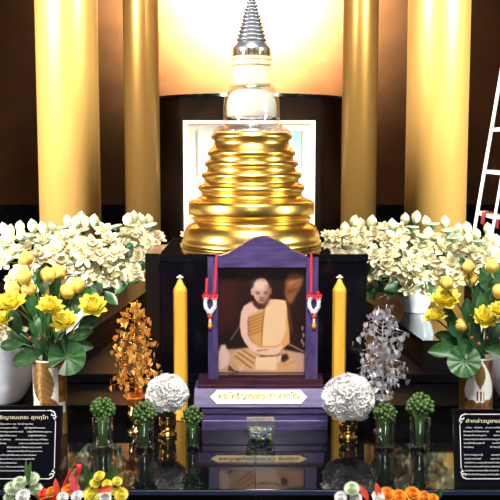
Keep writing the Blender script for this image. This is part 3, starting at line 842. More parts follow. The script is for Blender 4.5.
for i in range(170):
    b.ball((rr.uniform(-hb*.85, hb*.85), rr.uniform(-dp*.8, dp*.8), rr.uniform(0.006, H_*0.56)), (0.0042, 0.0036, 0.0032), 6, 5, rr.randrange(5))
o = b.build('coloured_filling', cm, t); tag(o, kind='stuff')

# ------------------------------------------------------------------ lotus plants: meshes shared by the copies
def bloom_mesh(name, m, seed, layers, roll):
    rr = random.Random(seed); b = MB()
    for (n_, e0, e1, L, W) in layers:
        off = rr.uniform(0, 6)
        for i in range(n_):
            a = 2*PI*i/n_ + off + rr.uniform(-.12, .12)
            b.petal((0.08*math.cos(a), 0.08*math.sin(a), 0), a, e0+rr.uniform(-.12, .12), e1+rr.uniform(-.2, .2), L*rr.uniform(.9, 1.08), W*rr.uniform(.9, 1.1), 0.42, 0.45, 0, None, 6, 2, roll)
    b.ball((0, 0, 0.12), (0.14, 0.14, 0.12), 8, 6, 1)
    return b.mesh(name, [m, YELB], True, False)
WL = [(7, -0.1, 0.5, 1.12, 0.29), (6, 0.4, 1.0, 0.98, 0.29), (5, 0.8, 1.5, 0.8, 0.26), (4, 1.1, 1.9, 0.55, 0.2)]
WL2 = [(6, -0.2, 0.3, 1.15, 0.32), (6, 0.25, 0.9, 1.0, 0.29), (5, 0.7, 1.4, 0.8, 0.26), (4, 1.0, 1.8, 0.6, 0.2)]
BLOOMS = [bloom_mesh('white_bloom', BLOOM, s, WL if s % 2 else WL2, 0.05) for s in range(4)]
YL = [(8, 0.0, 0.75, 1.12, 0.33), (8, 0.4, 1.05, 1.08, 0.33), (7, 0.75, 1.35, 1.0, 0.30), (6, 1.05, 1.7, 0.85, 0.26), (4, 1.25, 2.0, 0.6, 0.2)]
YBLOOMS = [bloom_mesh('yellow_bloom', YEL, 20+s, YL, 0.04) for s in range(3)]
def bud_mesh(name, m, fat=0.72, ridge=0.05):
    b = MB()
    prof = [(0.0, -1.0), (0.30, -0.95), (0.58, -0.80), (0.84, -0.5), (0.98, -0.15), (1.0, 0.1), (0.90, 0.38), (0.68, 0.64), (0.40, 0.84), (0.16, 0.98), (0, 1.10)]
    sg = 20; vs = []; fs = []
    for j, (r_, z_) in enumerate(prof):
        for i in range(sg):
            a = 2*PI*i/sg
            q = r_*fat*(1+ridge*math.cos(5*a+1.6*z_))
            vs.append((q*math.cos(a), q*math.sin(a), z_))
    for j in range(len(prof)-1):
        for i in range(sg):
            k2 = (i+1) % sg; fs.append((j*sg+i, j*sg+k2, (j+1)*sg+k2, (j+1)*sg+i))
    b.add(vs, fs)
    for q in range(5):        # outer petals lying on the bud
        a0 = 2*PI*q/5; vs = []; fs = []
        for j in range(1, 9):
            r_, z_ = prof[j]; u = j/8
            for i in range(-2, 3):
                a = a0 + i/2*0.55*math.sin(PI*min(1, u*0.8+0.2))
                q_ = r_*fat*(1+ridge*math.cos(5*a+1.6*z_))+0.03+0.10*max(0, u-0.75)
                vs.append((q_*math.cos(a), q_*math.sin(a), z_))
        for j in range(7):
            for i in range(4):
                fs.append((j*5+i, j*5+i+1, j*5+6+i, j*5+5+i))
        b.add(vs, fs)
    return b.mesh(name, m, True, False)
WBUD = bud_mesh('white_bud', BUD, 0.70)
YBUD = bud_mesh('yellow_bud', YELB, 0.84, 0.09)
b = MB(); b.lathe([(0.0, -0.9), (0.22, -0.85), (0.5, -0.4), (0.95, 0.12), (1.0, 0.25)], 20)
b.lathe([(1.0, 0.25), (1.04, 0.30), (1.0, 0.38), (0.85, 0.42), (0, 0.40)], 20, mat=1)
for i in range(9):
    a = 2*PI*i/8; r_ = 0.6 if i < 8 else 0
    b.ball((r_*math.cos(a), r_*math.sin(a), 0.42), (0.12, 0.12, 0.06), 6, 5, 0)
POD = b.mesh('lotus_pod', [PODG, PODT], True, False)
b = MB(); nseg = 67
vs = [(0, 0, -0.16)]; fs = []
for j in range(1, 5):
    for i in range(nseg):
        a = 0.22 + (2*PI-0.44)*i/(nseg-1); r_ = j/4
        vs.append((r_*math.cos(a), r_*math.sin(a), -0.16*(1-r_)**1.5 + 0.022*r_*math.cos(a*11) + 0.07*r_*r_*math.sin(a*3)))
for i in range(nseg-1):
    fs.append((0, 1+i, 2+i))
    for j in range(3): fs.append((1+j*nseg+i, 1+(j+1)*nseg+i, 2+(j+1)*nseg+i, 2+j*nseg+i))
b.add(vs, fs); LOTLEAF = b.mesh('lotus_leaf_round', LEAF, True, False); 
b2 = MB(); b2.add(vs, fs); LOTLEAFD = b2.mesh('lotus_leaf_dark', LEAFD, True, False)
b = MB(); b.petal((0, -0.0, 0), PI/2, 0.15, -0.35, 2.0, 0.52, 0.35, 0.25, nt=9, nu=2, wave=0.12); BLADE = b.mesh('leaf_blade', LEAF, True, False)
b = MB(); b.petal((0, -0.0, 0), PI/2, 0.15, -0.35, 2.0, 0.52, 0.35, 0.25, nt=9, nu=2, wave=0.12); BLADED = b.mesh('leaf_blade_dark', LEAFD, True, False)

def plant(name, label, cat, group, headname, me, pos, direction, scale, foot, rnd, stemr=0.0022, sag=0.0, ctrl=None):
    t = thing(name, label, cat, foot, group)
    p = Vector(pos)-Vector(foot)
    D = Vector(direction).normalized()
    link(headname, me, t, Matrix.Translation(p) @ axis_frame(D, rnd.uniform(0, 6)) @ Matrix.Diagonal((scale[0], scale[1], scale[2], 1)))
    back = p - D*scale[2]*(0.9 if headname in ('bud', 'pod') else 0.05)
    mid = Vector((back.x*0.40, back.y*0.40, back.z*0.62)) + Vector((0, 0.01, 0))
    m = MB(); pts = []
    for i in range(9):
        u = i/8
        pts.append(Vector((0, 0, 0))*(1-u)**2 + mid*2*u*(1-u) + back*u*u)
    m.tube(pts, stemr, 5)
    m.build('stem', STEM, t)
    return t

# white bouquets on the side platforms -------------------------------------------
ORD = ['first', 'second', 'third', 'fourth', 'fifth', 'sixth', 'seventh', 'eighth', 'ninth', 'tenth', 'eleventh', 'twelfth', 'thirteenth', 'fourteenth', 'fifteenth', 'sixteenth', 'seventeenth', 'eighteenth', 'nineteenth', 'twentieth', 'twenty-first', 'twenty-second', 'twenty-third', 'twenty-fourth', 'twenty-fifth', 'twenty-sixth', 'twenty-seventh', 'twenty-eighth', 'twenty-ninth', 'thirtieth', 'thirty-first', 'thirty-second', 'thirty-third', 'thirty-fourth']
def rows_of(lst, cuts):
    """which row and which place from the left: [(row name, n-th)]"""
    res = {}
    names = ['upper', 'middle', 'lower']
    for r in range(3):
        lo_ = cuts[r-1] if r else -1e9; hi_ = cuts[r] if r < 2 else 1e9
        row = sorted([i for i, p in enumerate(lst) if lo_ <= p[1] < hi_], key=lambda i: lst[i][0])
        for n_, i in enumerate(row): res[i] = (names[r], ORD[n_])
    return res
def white_bouquet(side, vx, vy, blooms, buds, pods, leaves, seed):
    rr = random.Random(seed)
    v = thing('white_urn', f'round white porcelain urn under the {side} white bouquet', 'vase', (vx, vy, PLAT), 'urns of the white bouquets')
    b = MB(); b.lathe([(0.045, 0), (0.048, 0.006), (0.044, 0.012), (0.062, 0.045), (0.074, 0.085), (0.070, 0.120), (0.050, 0.145), (0.046, 0.155), (0.054, 0.168), (0.050, 0.168), (0.042, 0.156), (0.046, 0.142), (0.064, 0.118), (0.066, 0.085), (0, 0.03)], 40)
    b.build('urn_body', WHITEP, v)
    b = MB(); b.lathe([(0.0545, 0.1665), (0.056, 0.169), (0.0545, 0.1715), (0.051, 0.1715), (0.0505, 0.169)], 40); b.build('urn_rim', WHITEP, v)
    mouth = Vector((vx, vy, PLAT+0.15))
    def depth(px, py):
        # a bouquet bulging towards the viewer in its middle height
        u = (py-262)/50.0
        return vy - 0.28*(1-min(1, u*u)) + 0.04*math.sin(px*1.7+py)
    rb = rows_of(blooms, (243, 263))
    for i, q in enumerate(blooms):
        px, py = q[:2]; R = q[2] if len(q) > 2 else 14
        dd = depth(px, py); p = at(px, py, dd)
        dr = Vector(((p.x-vx)*0.9+rr.uniform(-.35, .35), -0.75+rr.uniform(-.3, .3), 0.75+rr.uniform(-.3, .3)))
        s_ = R*0.80*pxm(dd)*rr.uniform(.92, 1.08)
        foot = mouth + Vector((rr.uniform(-.03, .03), rr.uniform(-.03, .03), 0))
        plant('white_lotus', f'open cream lotus, {rb[i][1]} from left in the {rb[i][0]} row, {side} white bouquet', 'flower', f'open cream lotuses in the {side} bouquet',
              'bloom', BLOOMS[rr.randrange(4)], p, dr, (s_, s_, s_*0.95), foot, rr)
    rb = rows_of(buds, (226, 236))
    for i, (px, py) in enumerate(buds):
        dd = depth(px, py)-0.03; p = at(px, py, dd)
        dr = Vector((rr.uniform(-.25, .25), rr.uniform(-.3, .1), 1))
        s_ = 6.6*pxm(dd)*rr.uniform(.92, 1.08)
        foot = mouth + Vector((rr.uniform(-.03, .03), rr.uniform(-.03, .03), 0))
        plant('white_lotus_bud', f'pale lotus bud, {rb[i][1]} from left in the {rb[i][0]} bud row, {side} white bouquet', 'flower bud', f'pale lotus buds in the {side} bouquet',
              'bud', WBUD, p, dr, (s_, s_, s_*1.0), foot, rr)
    rb = rows_of(pods, (0, 1000))
    for i, (px, py) in enumerate(pods):
        dd = depth(px, py)-0.05; p = at(px, py, dd)
        dr = Vector((rr.uniform(-.2, .2), rr.uniform(-.25, .0), 1))
        s_ = 6.6*pxm(dd)
        foot = mouth + Vector((rr.uniform(-.03, .03), rr.uniform(-.03, .03), 0))
        plant('lotus_pod', f'dark green lotus seed pod, {rb[i][1]} from left in the {side} white bouquet', 'seed pod', f'lotus pods in the {side} bouquet',
              'pod', POD, p, dr, (s_, s_, s_*0.7), foot, rr)
    rb = rows_of(leaves, (0, 1000))
    for i, (px, py, L) in enumerate(leaves):
        dd = depth(px, py)+0.015; p = at(px, py, dd)
        a = rr.uniform(-1, 1)
        s_ = L*0.5*pxm(dd)
        foot = mouth + Vector((rr.uniform(-.03, .03), rr.uniform(-.03, .03), 0))
        tt = plant('bouquet_leaf', f'dark green leaf, {rb[i][1]} from left inside the {side} white bouquet', 'leaf', f'leaves in the {side} white bouquet',
              'leaf_blade', BLADED, p, (a, -0.9, 0.5), (s_, s_, s_), foot, rr, 0.0016)
LB = [(12, 254, 15), (3, 262, 14), (26, 268, 15), (45, 240, 13), (40, 255, 15), (55, 250, 14), (60, 262, 16), (71, 236, 13), (76, 247, 14), (57, 276, 14), (91, 246, 15), (88, 268, 15),
      (104, 231, 12), (110, 240, 13), (100, 255, 14), (129, 235, 14), (125, 248, 15), (112, 262, 14), (140, 234, 13), (148, 231, 10), (157, 238, 12), (110, 278, 14), (122, 271, 14), (134, 272, 14),
      (138, 256, 13), (146, 256, 11), (82, 283, 13), (14, 280, 14), (30, 285, 13), (72, 264, 15), (148, 243, 11), (27, 244, 13), (62, 239, 12), (96, 276, 12), (4, 244, 11), (8, 238, 10), (132, 261, 13), (85, 257, 13), (117, 253, 12)]
LBUD = [(4, 229), (10, 231), (20, 227), (33, 226), (21, 234), (9, 239), (43, 228), (52, 228), (68, 221), (76, 222), (81, 217), (86, 222), (94, 221), (128, 220), (134, 217), (141, 220), (149, 220)]
LPOD = [(30, 236), (53, 238), (64, 228), (5, 246), (21, 251), (83, 231), (116, 227), (134, 226), (151, 226)]
LLEAF = [(20, 262, 18), (34, 272, 18), (64, 252, 16), (92, 262, 18), (118, 258, 18), (128, 284, 20), (110, 288, 22), (78, 276, 18), (148, 252, 12), (50, 262, 16), (100, 240, 14), (125, 228, 12), (82, 255, 18), (130, 256, 16), (95, 288, 18), (118, 290, 18), (104, 292, 20), (120, 243, 14), (66, 290, 20), (45, 270, 16), (138, 282, 14), (144, 270, 12)]
white_bouquet('left', -0.66, 3.62, LB, LBUD, LPOD, LLEAF, 11)
RB = [(337, 236, 10), (349, 235, 12), (360, 232, 11), (364, 245, 13), (375, 234, 12), (374, 256, 14), (373, 273, 14), (388, 255, 13), (397, 241, 14), (408, 256, 14), (395, 272, 15), (406, 268, 13), (399, 230, 12), (377, 241, 13),
      (422, 247, 14), (443, 248, 15), (463, 251, 14), (475, 251, 14), (414, 262, 14), (451, 264, 15), (436, 273, 14), (418, 275, 14), (440, 284, 14), (472, 266, 14), (455, 280, 14), (430, 292, 14), (410, 288, 13), (488, 262, 14), (498, 256, 13), (487, 280, 14), (412, 238, 12), (433, 240, 13), (388, 268, 13), (386, 240, 12), (455, 241, 12), (352, 243, 10), (428, 260, 13), (362, 258, 11), (466, 240, 11), (484, 247, 12), (384, 228, 10)]
RBUD = [(345, 228), (354, 221), (361, 224), (372, 222), (405, 219), (416, 217), (426, 222), (445, 222), (428, 233), (458, 229), (467, 228), (468, 238), (476, 234), (488, 229), (490, 237), (496, 241), (491, 251), (392, 225)]
RPOD = [(422, 237), (433, 225), (448, 231), (453, 239), (479, 242), (381, 229), (412, 228)]
RLEAF = [(355, 262, 14), (368, 262, 16), (384, 262, 16), (402, 262, 16), (402, 284, 22), (374, 300, 20), (388, 300, 20), (360, 296, 20), (430, 252, 16), (428, 282, 18), (446, 272, 16), (470, 258, 16), (366, 276, 18), (352, 276, 14), (458, 256, 14), (410, 245, 14), (380, 288, 20), (372, 292, 20), (392, 292, 20), (410, 252, 14), (390, 284, 20), (446, 256, 14), (365, 284, 16), (400, 294, 18), (384, 248, 12), (416, 282, 16), (460, 262, 14)]
white_bouquet('right', 0.66, 3.62, RB, RBUD, RPOD, RLEAF, 12)

# small cut lotuses lying on the pedestal top beside the stupa
for px, lab in ((187, 'small cream lotus lying left of the stupa base'), (327, 'small cream lotus lying right of the stupa base'), (336, 'small cream lotus at the far right end of the pedestal top')):
    p = at(px, 236, 3.50); p.z = PT
    rr = random.Random(px)
    t = thing('cut_lotus', lab, 'flower', p, 'cut lotuses on the pedestal')
    link('bloom', BLOOMS[px % 4], t, Matrix.Translation((0, 0, 0.013)) @ axis_frame((0.2, -0.7, 0.8), 1) @ Matrix.Scale(0.026, 4))

# ------------------------------------------------------------------ painted vases with yellow lotuses
def painted_vase(px, d, wpx, ptop, label, variant):
    x = xat(px, d, 390); k_ = pxm(d); r = wpx/2*k_; h = zat(ptop, d)
    t = thing('painted_vase', label, 'vase', (x, d, 0), 'painted cylinder vases')
    nu_, nz = 120, 80
    b = MB()
    vs = []
    for j in range(nz+1):
        for i in range(nu_):
            a = 2*PI*i/nu_
            vs.append((r*math.cos(a), r*math.sin(a), h*j/nz))
    fs = []; ms = []
    for j in range(nz):
        for i in range(nu_):
            k2 = (i+1) % nu_
            fs.append((j*nu_+i, j*nu_+k2, (j+1)*nu_+k2, (j+1)*nu_+i))
            a = (i+0.5)/nu_*2*PI
            u = ((a+PI/2+PI) % (2*PI)) - PI          # 0 facing the camera
            u = (u + PI/2) % (PI) - PI/2 if variant else ((u+PI/2+0.25) % PI) - PI/2   # motif repeats twice
            X_ = u/(PI/2); Z_ = (j+0.5)/nz
            c_ = 0
            if variant == 0:
                # a big ribbed golden leaf on white, brown petals lower down
                c_ = 2 if Z_ > 0.30 else 0
                lx = X_ + 0.15 - 0.35*(1-Z_); lw = 0.50*math.sin(PI*min(1, max(0, (Z_-0.42)/0.64)))**0.7 if 0.42 < Z_ < 1.05 else 0
                if abs(lx) < lw:
                    c_ = 1 if (abs(lx)*6 + Z_*22) % 2.0 < 0.35 or abs(lx) < 0.02 else 0
                elif Z_ > 0.93: c_ = 0
                if X_ > 0.62 and Z_ > 0.45: c_ = 0 if math.sin(30*Z_) > -0.3 else 1
                if X_ < -0.80: c_ = 0
                for (qx, qz, rx_, rz_, rot) in ((-0.45, 0.30, 0.50, 0.075, 0.5), (0.12, 0.38, 0.30, 0.085, -0.5), (0.45, 0.40, 0.36, 0.08, -0.75), (0.62, 0.30, 0.34, 0.085, -0.9), (0.1, 0.26, 0.42, 0.07, 0.25), (-0.7, 0.44, 0.24, 0.06, 0.9)):
                    cc, ss = math.cos(rot), math.sin(rot)
                    uu = ((X_-qx)*cc+(Z_-qz)*2.2*ss)/rx_; vv = (-(X_-qx)*ss+(Z_-qz)*2.2*cc)/(rz_*2.2)
                    e_ = uu*uu+vv*vv
                    if e_ < 1: c_ = 0 if e_ > 0.72 or abs(vv) < 0.10 else 1
                if Z_ < 0.14: c_ = 0 if (Z_ % 0.05) < 0.035 else 1
            else:
                # white pointed flame with a golden heart, over brown scallops
                fl = 0.62*(1-abs((Z_-0.60)/0.42)**1.5) if 0.18 < Z_ < 1.02 else 0
                c_ = 1
                if abs(X_) < fl: c_ = 2
                if 0.62 < Z_ < 0.98 and abs(X_) < 0.20*math.sin(PI*(Z_-0.62)/0.36): c_ = 0
                if 0.48 < Z_ < 0.60 and abs(X_) < 0.18: c_ = 1 if (X_*14) % 2 < 1.0 else 2
                for q in range(-2, 3):
                    cx_, cz_ = q*0.30, 0.34+0.03*abs(q)
                    e_ = ((X_-cx_)/0.24)**2+((Z_-cz_)/0.12)**2
                    if e_ < 1: c_ = 1 if e_ < 0.75 else 0
                if Z_ < 0.2 and abs(X_) > 0.3 and abs(X_) < 0.75-Z_: c_ = 2
                if abs(X_) > 0.88: c_ = 0
            ms.append(c_)
    n0_ = len(b.v)
    b.v += vs; b.f += [list(f) for f in fs]; b.m += ms
    b.f.append(list(reversed(range(nu_)))); b.m.append(0)
    b.build('vase_wall', [VGOLD, VBROWN, VWHITE], t, fix=False)
    b = MB(); b.lathe([(r, h-0.001), (r*1.02, h), (r*1.02, h+0.004), (r*0.9, h+0.004), (r*0.9, h-0.02), (0, h-0.02)], 60); b.build('vase_rim', VWHITE, t)
    return Vector((x, d, h-0.015))
ML = painted_vase(50, 2.665, 33.5, 359, 'gold and white painted vase with leaf motif, behind the left sign', 0)
MR = painted_vase(476, 2.665, 33.5, 357, 'gold and white painted vase with flame motif, behind the right sign', 1)
def yellow_bouquet(side, mouth, opens, buds, leaves, seed):
    rr = random.Random(seed)
    def ft(): return mouth + Vector((rr.uniform(-.025, .025), rr.uniform(-.025, .025), 0))
    for (px, py, R, lab) in opens:
        dd = 2.58 + rr.uniform(-.05, .05); p = at(px, py, dd); s_ = R*0.95*pxm(dd)
        plant('yellow_lotus', f'open bright yellow lotus, {lab}', 'flower', f'open yellow lotuses in the {side} vase', 'bloom', YBLOOMS[rr.randrange(3)], p - Vector((0, 0, s_*0.3)),
              ((p.x-mouth.x)*1.2+rr.uniform(-.15, .15), -0.42+rr.uniform(-.15, .1), 0.9), (s_, s_, s_), ft(), rr, 0.0026)
    for (px, py, R, lab) in buds:
        dd = 2.63 + rr.uniform(-.05, .05); p = at(px, py, dd); s_ = R*pxm(dd)
        plant('yellow_lotus_bud', f'plump golden yellow lotus bud, {lab}', 'flower bud', f'yellow lotus buds in the {side} vase', 'bud', YBUD, p, ((p.x-mouth.x)*1.2+rr.uniform(-.2, .2), -0.25+rr.uniform(-.2, .1), 1), (s_, s_, s_), ft(), rr, 0.0026)
    for (px, py, R, kind, dr, lab) in leaves:
        dd = 2.63 + rr.uniform(-.03, .03)
        if kind == 'front': dd = 2.58
        p = at(px, py, dd); s_ = R*pxm(dd)
        rnd_ = kind in ('round', 'front')
        if rnd_:
            plant('lotus_leaf', f'round green lotus leaf, {lab}', 'leaf', f'green leaves in the {side} vase', 'leaf_blade', LOTLEAF, p, dr, (s_, s_, s_), ft(), rr, 0.002)
        else:
            # blade: lies along dr, its face to the room
            D = Vector(dr).normalized()
            t = thing('lotus_leaf', f'pointed green leaf, {lab}', 'leaf', ft(), f'green leaves in the {side} vase')
            o_ = Vector(t.location)
            base_ = p - D*s_*0.9 - o_
            face = Vector((rr.uniform(-.3, .3), -1, 0.35))
            xa = D.cross(face).normalized(); za = xa.cross(D).normalized()
            M = Matrix(((xa.x, D.x, za.x, base_.x), (xa.y, D.y, za.y, base_.y), (xa.z, D.z, za.z, base_.z), (0, 0, 0, 1)))
            link('leaf_blade', BLADE if kind == 'blade' else BLADED, t, M @ Matrix.Scale(s_, 4))
            m = MB(); m.tube([(0, 0, 0), base_*0.5+Vector((0, 0, 0.015)), base_], 0.002, 5); m.build('stem', STEM, t)
LOPEN = [(12, 301, 16, 'at the left edge above the white vase'), (2, 318, 12, 'cut by the left edge, lowest of the left vase'), (50, 305, 15, 'centre of the left vase, above the star-like one'),
         (65, 320, 15, 'lowest over the rim of the left painted vase'), (92, 304, 16, 'rightmost in the left painted vase')]
LBUDY = [(26.5, 258, 8, 'topmost in the left painted vase'), (24, 276, 9, 'under the topmost bud of the left vase'), (13, 289, 8.5, 'leftmost bud of the left vase'), (29, 289, 8.5, 'over the open flower at left of the left vase'),
         (48, 275, 9, 'left one of the touching pair, left vase'), (58.5, 273, 8.5, 'right one of the touching pair, left vase'), (68, 291, 9, 'beside the rightmost bud of the left vase'), (77.5, 285, 8.5, 'rightmost bud of the left vase')]
LLV = [(44, 281, 15, 'dark', (0.1, 0, 1), 'tall and dark behind the paired buds, left vase'), (15, 322, 14, 'dark', (-0.4, 0, 0.9), 'at far left of the left vase'), (36, 326, 13, 'blade', (-0.1, 0, 1), 'upright above the rim, left vase'),
       (71, 302, 13, 'round', (0.5, -0.9, 0.5), 'under the right bud pair, left vase'), (28, 357, 16, 'blade', (-0.95, -0.1, -0.35), 'drooping left over the left vase rim'), (67, 357, 19, 'front', (0.25, -1, 0.35), 'large, drooping right over the left vase rim'),
       (32, 305, 13, 'blade', (-0.1, 0, 1), 'between the two left open flowers, left vase'), (48, 325, 13, 'blade', (0.1, 0, 1), 'below the centre open flower, left vase'), (88, 322, 12, 'dark', (0.8, 0, 0.5), 'low at the right of the left vase'),
       (58, 340, 13, 'dark', (0.5, 0, 0.8), 'just over the right of the left vase rim'), (40, 342, 13, 'dark', (-0.5, 0, 0.8), 'just over the left of the left vase rim'), (22, 338, 13, 'dark', (-0.8, 0, 0.4), 'spreading left beneath the open flowers, left vase'),
       (80, 335, 13, 'blade', (0.9, 0, 0.35), 'spreading right beneath the open flowers, left vase')]
LLV += [(52, 347, 12, 'dark', (0.2, 0, 1), 'short, at the middle of the left vase rim'), (26, 346, 12, 'dark', (-0.8, 0, 0.5), 'short, behind the left drooping leaf of the left vase'), (70, 340, 12, 'dark', (0.6, 0, 0.7), 'short, right of the left vase rim'),
        (60, 330, 12, 'blade', (0.3, 0, 1), 'under the lowest open flower of the left vase'), (82, 346, 11, 'dark', (1, 0, -0.1), 'above the large right leaf of the left vase'), (12, 345, 12, 'blade', (-1, 0, -0.1), 'farthest left under the flowers of the left vase'),
        (38, 312, 12, 'dark', (0, 0, 1), 'between the left and centre flowers of the left vase'), (56, 290, 13, 'dark', (0.2, 0, 1), 'above the centre open flower of the left vase'), (84, 296, 11, 'blade', (0.6, 0, 0.8), 'behind the rightmost open flower of the left vase')]
yellow_bouquet('left painted', ML, LOPEN, LBUDY, LLV, 21)
ROPEN = [(446, 297, 17, 'upper left in the right painted vase'), (435, 315, 12, 'leftmost in the right painted vase'), (484, 316, 15, 'centre of the right vase above its rim'), (499, 309, 13, 'cut by the right edge, right vase')]
RBUDY = [(468.5, 267, 7.5, 'topmost in the right painted vase'), (471, 279, 8, 'under the topmost bud of the right vase'), (447, 283, 8, 'above the upper left open flower, right vase'), (461, 325, 7.5, 'lowest bud of the right vase'),
         (492, 266, 7.5, 'at the upper right, right vase'), (499, 291, 8, 'cut by the right edge, right vase')]
RLV = [(482, 295, 17, 'dark', (0.2, 0, 1), 'tall and dark in the middle of the right vase'), (495, 278, 17, 'round', (0.1, -1, 0.3), 'large, behind the right edge bud of the right vase'), (444, 350, 15, 'blade', (-0.95, 0, -0.1), 'reaching far left from the right vase rim'),
       (464, 361, 17, 'front', (-0.25, -1, 0.4), 'large, drooping over the right vase rim'), (480, 306, 12, 'blade', (0, 0, 1), 'pale and upright in the right vase'), (461, 340, 13, 'dark', (-0.8, 0, 0.5), 'left of the lowest bud, right vase'),
       (492, 335, 14, 'dark', (0.5, 0, 0.8), 'low at the right of the right vase'), (474, 335, 13, 'dark', (-0.1, 0, 1), 'below the centre flower of the right vase'), (448, 338, 13, 'blade', (-0.9, 0, 0.25), 'spreading left under the leftmost flower, right vase'), (496, 350, 12, 'blade', (0.9, 0, 0), 'spreading right over the right vase rim')]
RLV += [(478, 346, 12, 'dark', (0.1, 0, 1), 'short, at the middle of the right vase rim'), (466, 347, 12, 'dark', (-0.6, 0, 0.7), 'short, left of the right vase rim'), (490, 347, 12, 'dark', (0.7, 0, 0.6), 'short, right of the right vase rim'),
        (455, 330, 12, 'dark', (-0.6, 0, 0.8), 'behind the lowest bud of the right vase'), (456, 352, 13, 'blade', (-1, 0, -0.2), 'above the large front leaf of the right vase'), (468, 312, 13, 'dark', (-0.1, 0, 1), 'left of the centre flower of the right vase'),
        (490, 300, 12, 'dark', (0.2, 0, 1), 'above the centre flower of the right vase'), (450, 318, 11, 'blade', (-0.5, 0, 0.8), 'beside the leftmost flower of the right vase')]
yellow_bouquet('right painted', MR, ROPEN, RBUDY, RLV, 22)
# small red berries in the yellow bouquets
BERRY = noisy('berry_red', (0.30, 0.04, 0.015), (0.45, 0.12, 0.03), 3, 0.5)
def berries(side, mouth, pts, label):
    t = thing('berry_sprig', label, 'berry sprig', mouth, 'berry sprigs in the painted vases')
    for (px, py) in pts:
        p = at(px, py, 2.58)-mouth
        m = MB(); m.ball(p, (0.0045, 0.0045, 0.0055), 8, 6); o_ = m.build('berry', BERRY, t)
        m = MB(); m.tube([(0, 0, 0), p*0.5+Vector((0, 0, 0.012)), p], 0.0012, 5); m.build('stalk', STEM, o_)
berries('left', ML, [(30, 338), (40, 339), (56, 341), (74, 333)], 'sprig of small red berries over the left painted vase')
berries('right', MR, [(472, 338), (487, 338), (479, 344)], 'sprig of small red berries over the right painted vase')

# big white vases at the picture edges
def white_vase(px, d, rmax, ptop, label, blooms, side):
    x = xat(px, d, 350); h = zat(ptop, d) - 0.06
    t = thing('white_vase', label, 'vase', (x, d, 0.06), 'large white vases at the sides')
    r = rmax
    b = MB(); b.lathe([(r*0.5, 0), (r*0.55, 0.006), (r*0.72, h*0.15), (r*0.92, h*0.42), (r, h*0.68), (r*0.96, h*0.85), (r*0.75, h*0.97), (r*0.6, h), (r*0.5, h*0.98), (r*0.5, h*0.9), (0, h*0.85)], 48)
    b.build('vase_body', WHITEP, t)
    b = MB(); b.lathe([(r*0.6, h*0.985), (r*0.68, h*1.0), (r*0.66, h*1.02), (r*0.55, h*1.02), (r*0.55, h*0.985)], 48); b.build('vase_rim', WHITEP, t)
    rr = random.Random(side)
    for i, (bx, by, R, lab) in enumerate(blooms):
        p = at(bx, by, d-0.10); s_ = R*pxm(d)
        foot = Vector((x, d, 0.06+h*0.93))
        plant('white_lotus', lab, 'flower', 'white lotuses in the large white vases', 'bloom', BLOOMS[i % 4], p, (rr.uniform(-.3, .3), -0.8, 0.6), (s_, s_, s_), foot, rr)
white_vase(2, 2.80, 0.106, 338, 'large glossy white vase at the left edge behind the sign',
           [(4, 328, 13, 'white lotus low over the large left vase, nearer the edge'), (16, 334, 12, 'white lotus hanging over the large left vase front')], 1)
white_vase(520, 2.80, 0.100, 338, 'large glossy white vase at the right edge behind the sign', [(512, 330, 13, 'white lotus over the large right vase')], 2)

# ------------------------------------------------------------------ black inscription boards
def board(xc, wpx, title, body, title_px, label, side, tw, texts, hgt):
    d = 2.235; k_ = pxm(d)
    tilt = math.radians(-14)
    z0 = 0.0025
    t = thing('inscription_board', label, 'sign', (xat(xc, d, 487), d, z0), 'black inscription boards')
    W_ = wpx*k_/2
    R = Matrix.Rotation(tilt, 4, 'X')
    bm_ = MB(); bm_.box((-W_, 0, 0.002), (W_, 0.010, hgt), M=R); p = bm_.build('panel', SIGNB, t, smooth=False)
    fr = MB(); e = 0.005
    fr.box((-W_-e, -0.003, -0.003), (-W_, 0.012, hgt+e), M=R); fr.box((W_, -0.003, -0.003), (W_+e, 0.012, hgt+e), M=R)
    fr.box((-W_, -0.003, hgt), (W_, 0.012, hgt+e), M=R); fr.box((-W_, -0.003, -0.003), (W_, 0.012, 0.002), M=R)
    fr.build('board_frame', SIGNF, t, smooth=False)
    # border lines and corner flourishes
    ln = MB(); iy = -0.0006; mx = W_-0.011; zt = hgt-0.008; zl = 0.012; fl = 0.026
    th = 0.0009
    for s in (-1, 1):
        ln.box((s*mx-th, iy, zl+fl), (s*mx+th, 0, zt-fl), M=R)
    for z_ in (zt, zl): ln.box((-mx+fl, iy, z_-th), (mx-fl, 0, z_+th), M=R)
    for s in (-1, 1):
        for (zc_, sg) in ((zt, -1), (zl, 1)):
            def q(u, v): return R @ Vector((s*(mx-u), iy, zc_+sg*v))
            ln.tube([q(0.024, 0), q(0.014, -0.0005), (q(0.005, 0.003)), q(0.001, 0.009), q(0.006, 0.013), q(0.011, 0.011), q(0.010, 0.007)], [0.0008, 0.0014, 0.0018, 0.0018, 0.0016, 0.0014, 0.0008], 5)
            ln.tube([q(0.002, 0.010), q(-0.001, 0.016), q(0.004, 0.020), q(0.006, 0.017), q(0.001, 0.024)], [0.0014, 0.0018, 0.0018, 0.0012, 0.0008], 5)
    ln.build('border_line', SIGNW, t, smooth=False)
    T = R @ Matrix.Rotation(PI/2, 4, 'X')
    lettering('title_lettering', title, 0.0122, SIGNG, t, T @ Matrix.Translation((0, hgt-0.029, 0.0006)), width=tw, depth=0.0002)
    lettering('body_lettering', body, 0.0050, SIGNW, t, T @ Matrix.Translation((-W_+0.019, hgt-0.043, 0.0006)), align='LEFT', width=W_*2-0.040, spacing=1.93, depth=0.0002)
    st = MB()
    for s in (-1, 1):
        a = R @ Vector((s*W_*0.6, 0.012, hgt*0.75)); st.tube([a, (s*W_*0.6, 0.095, 0.0015)], 0.003, 6)
    st.build('rear_strut', SIGNF, t)
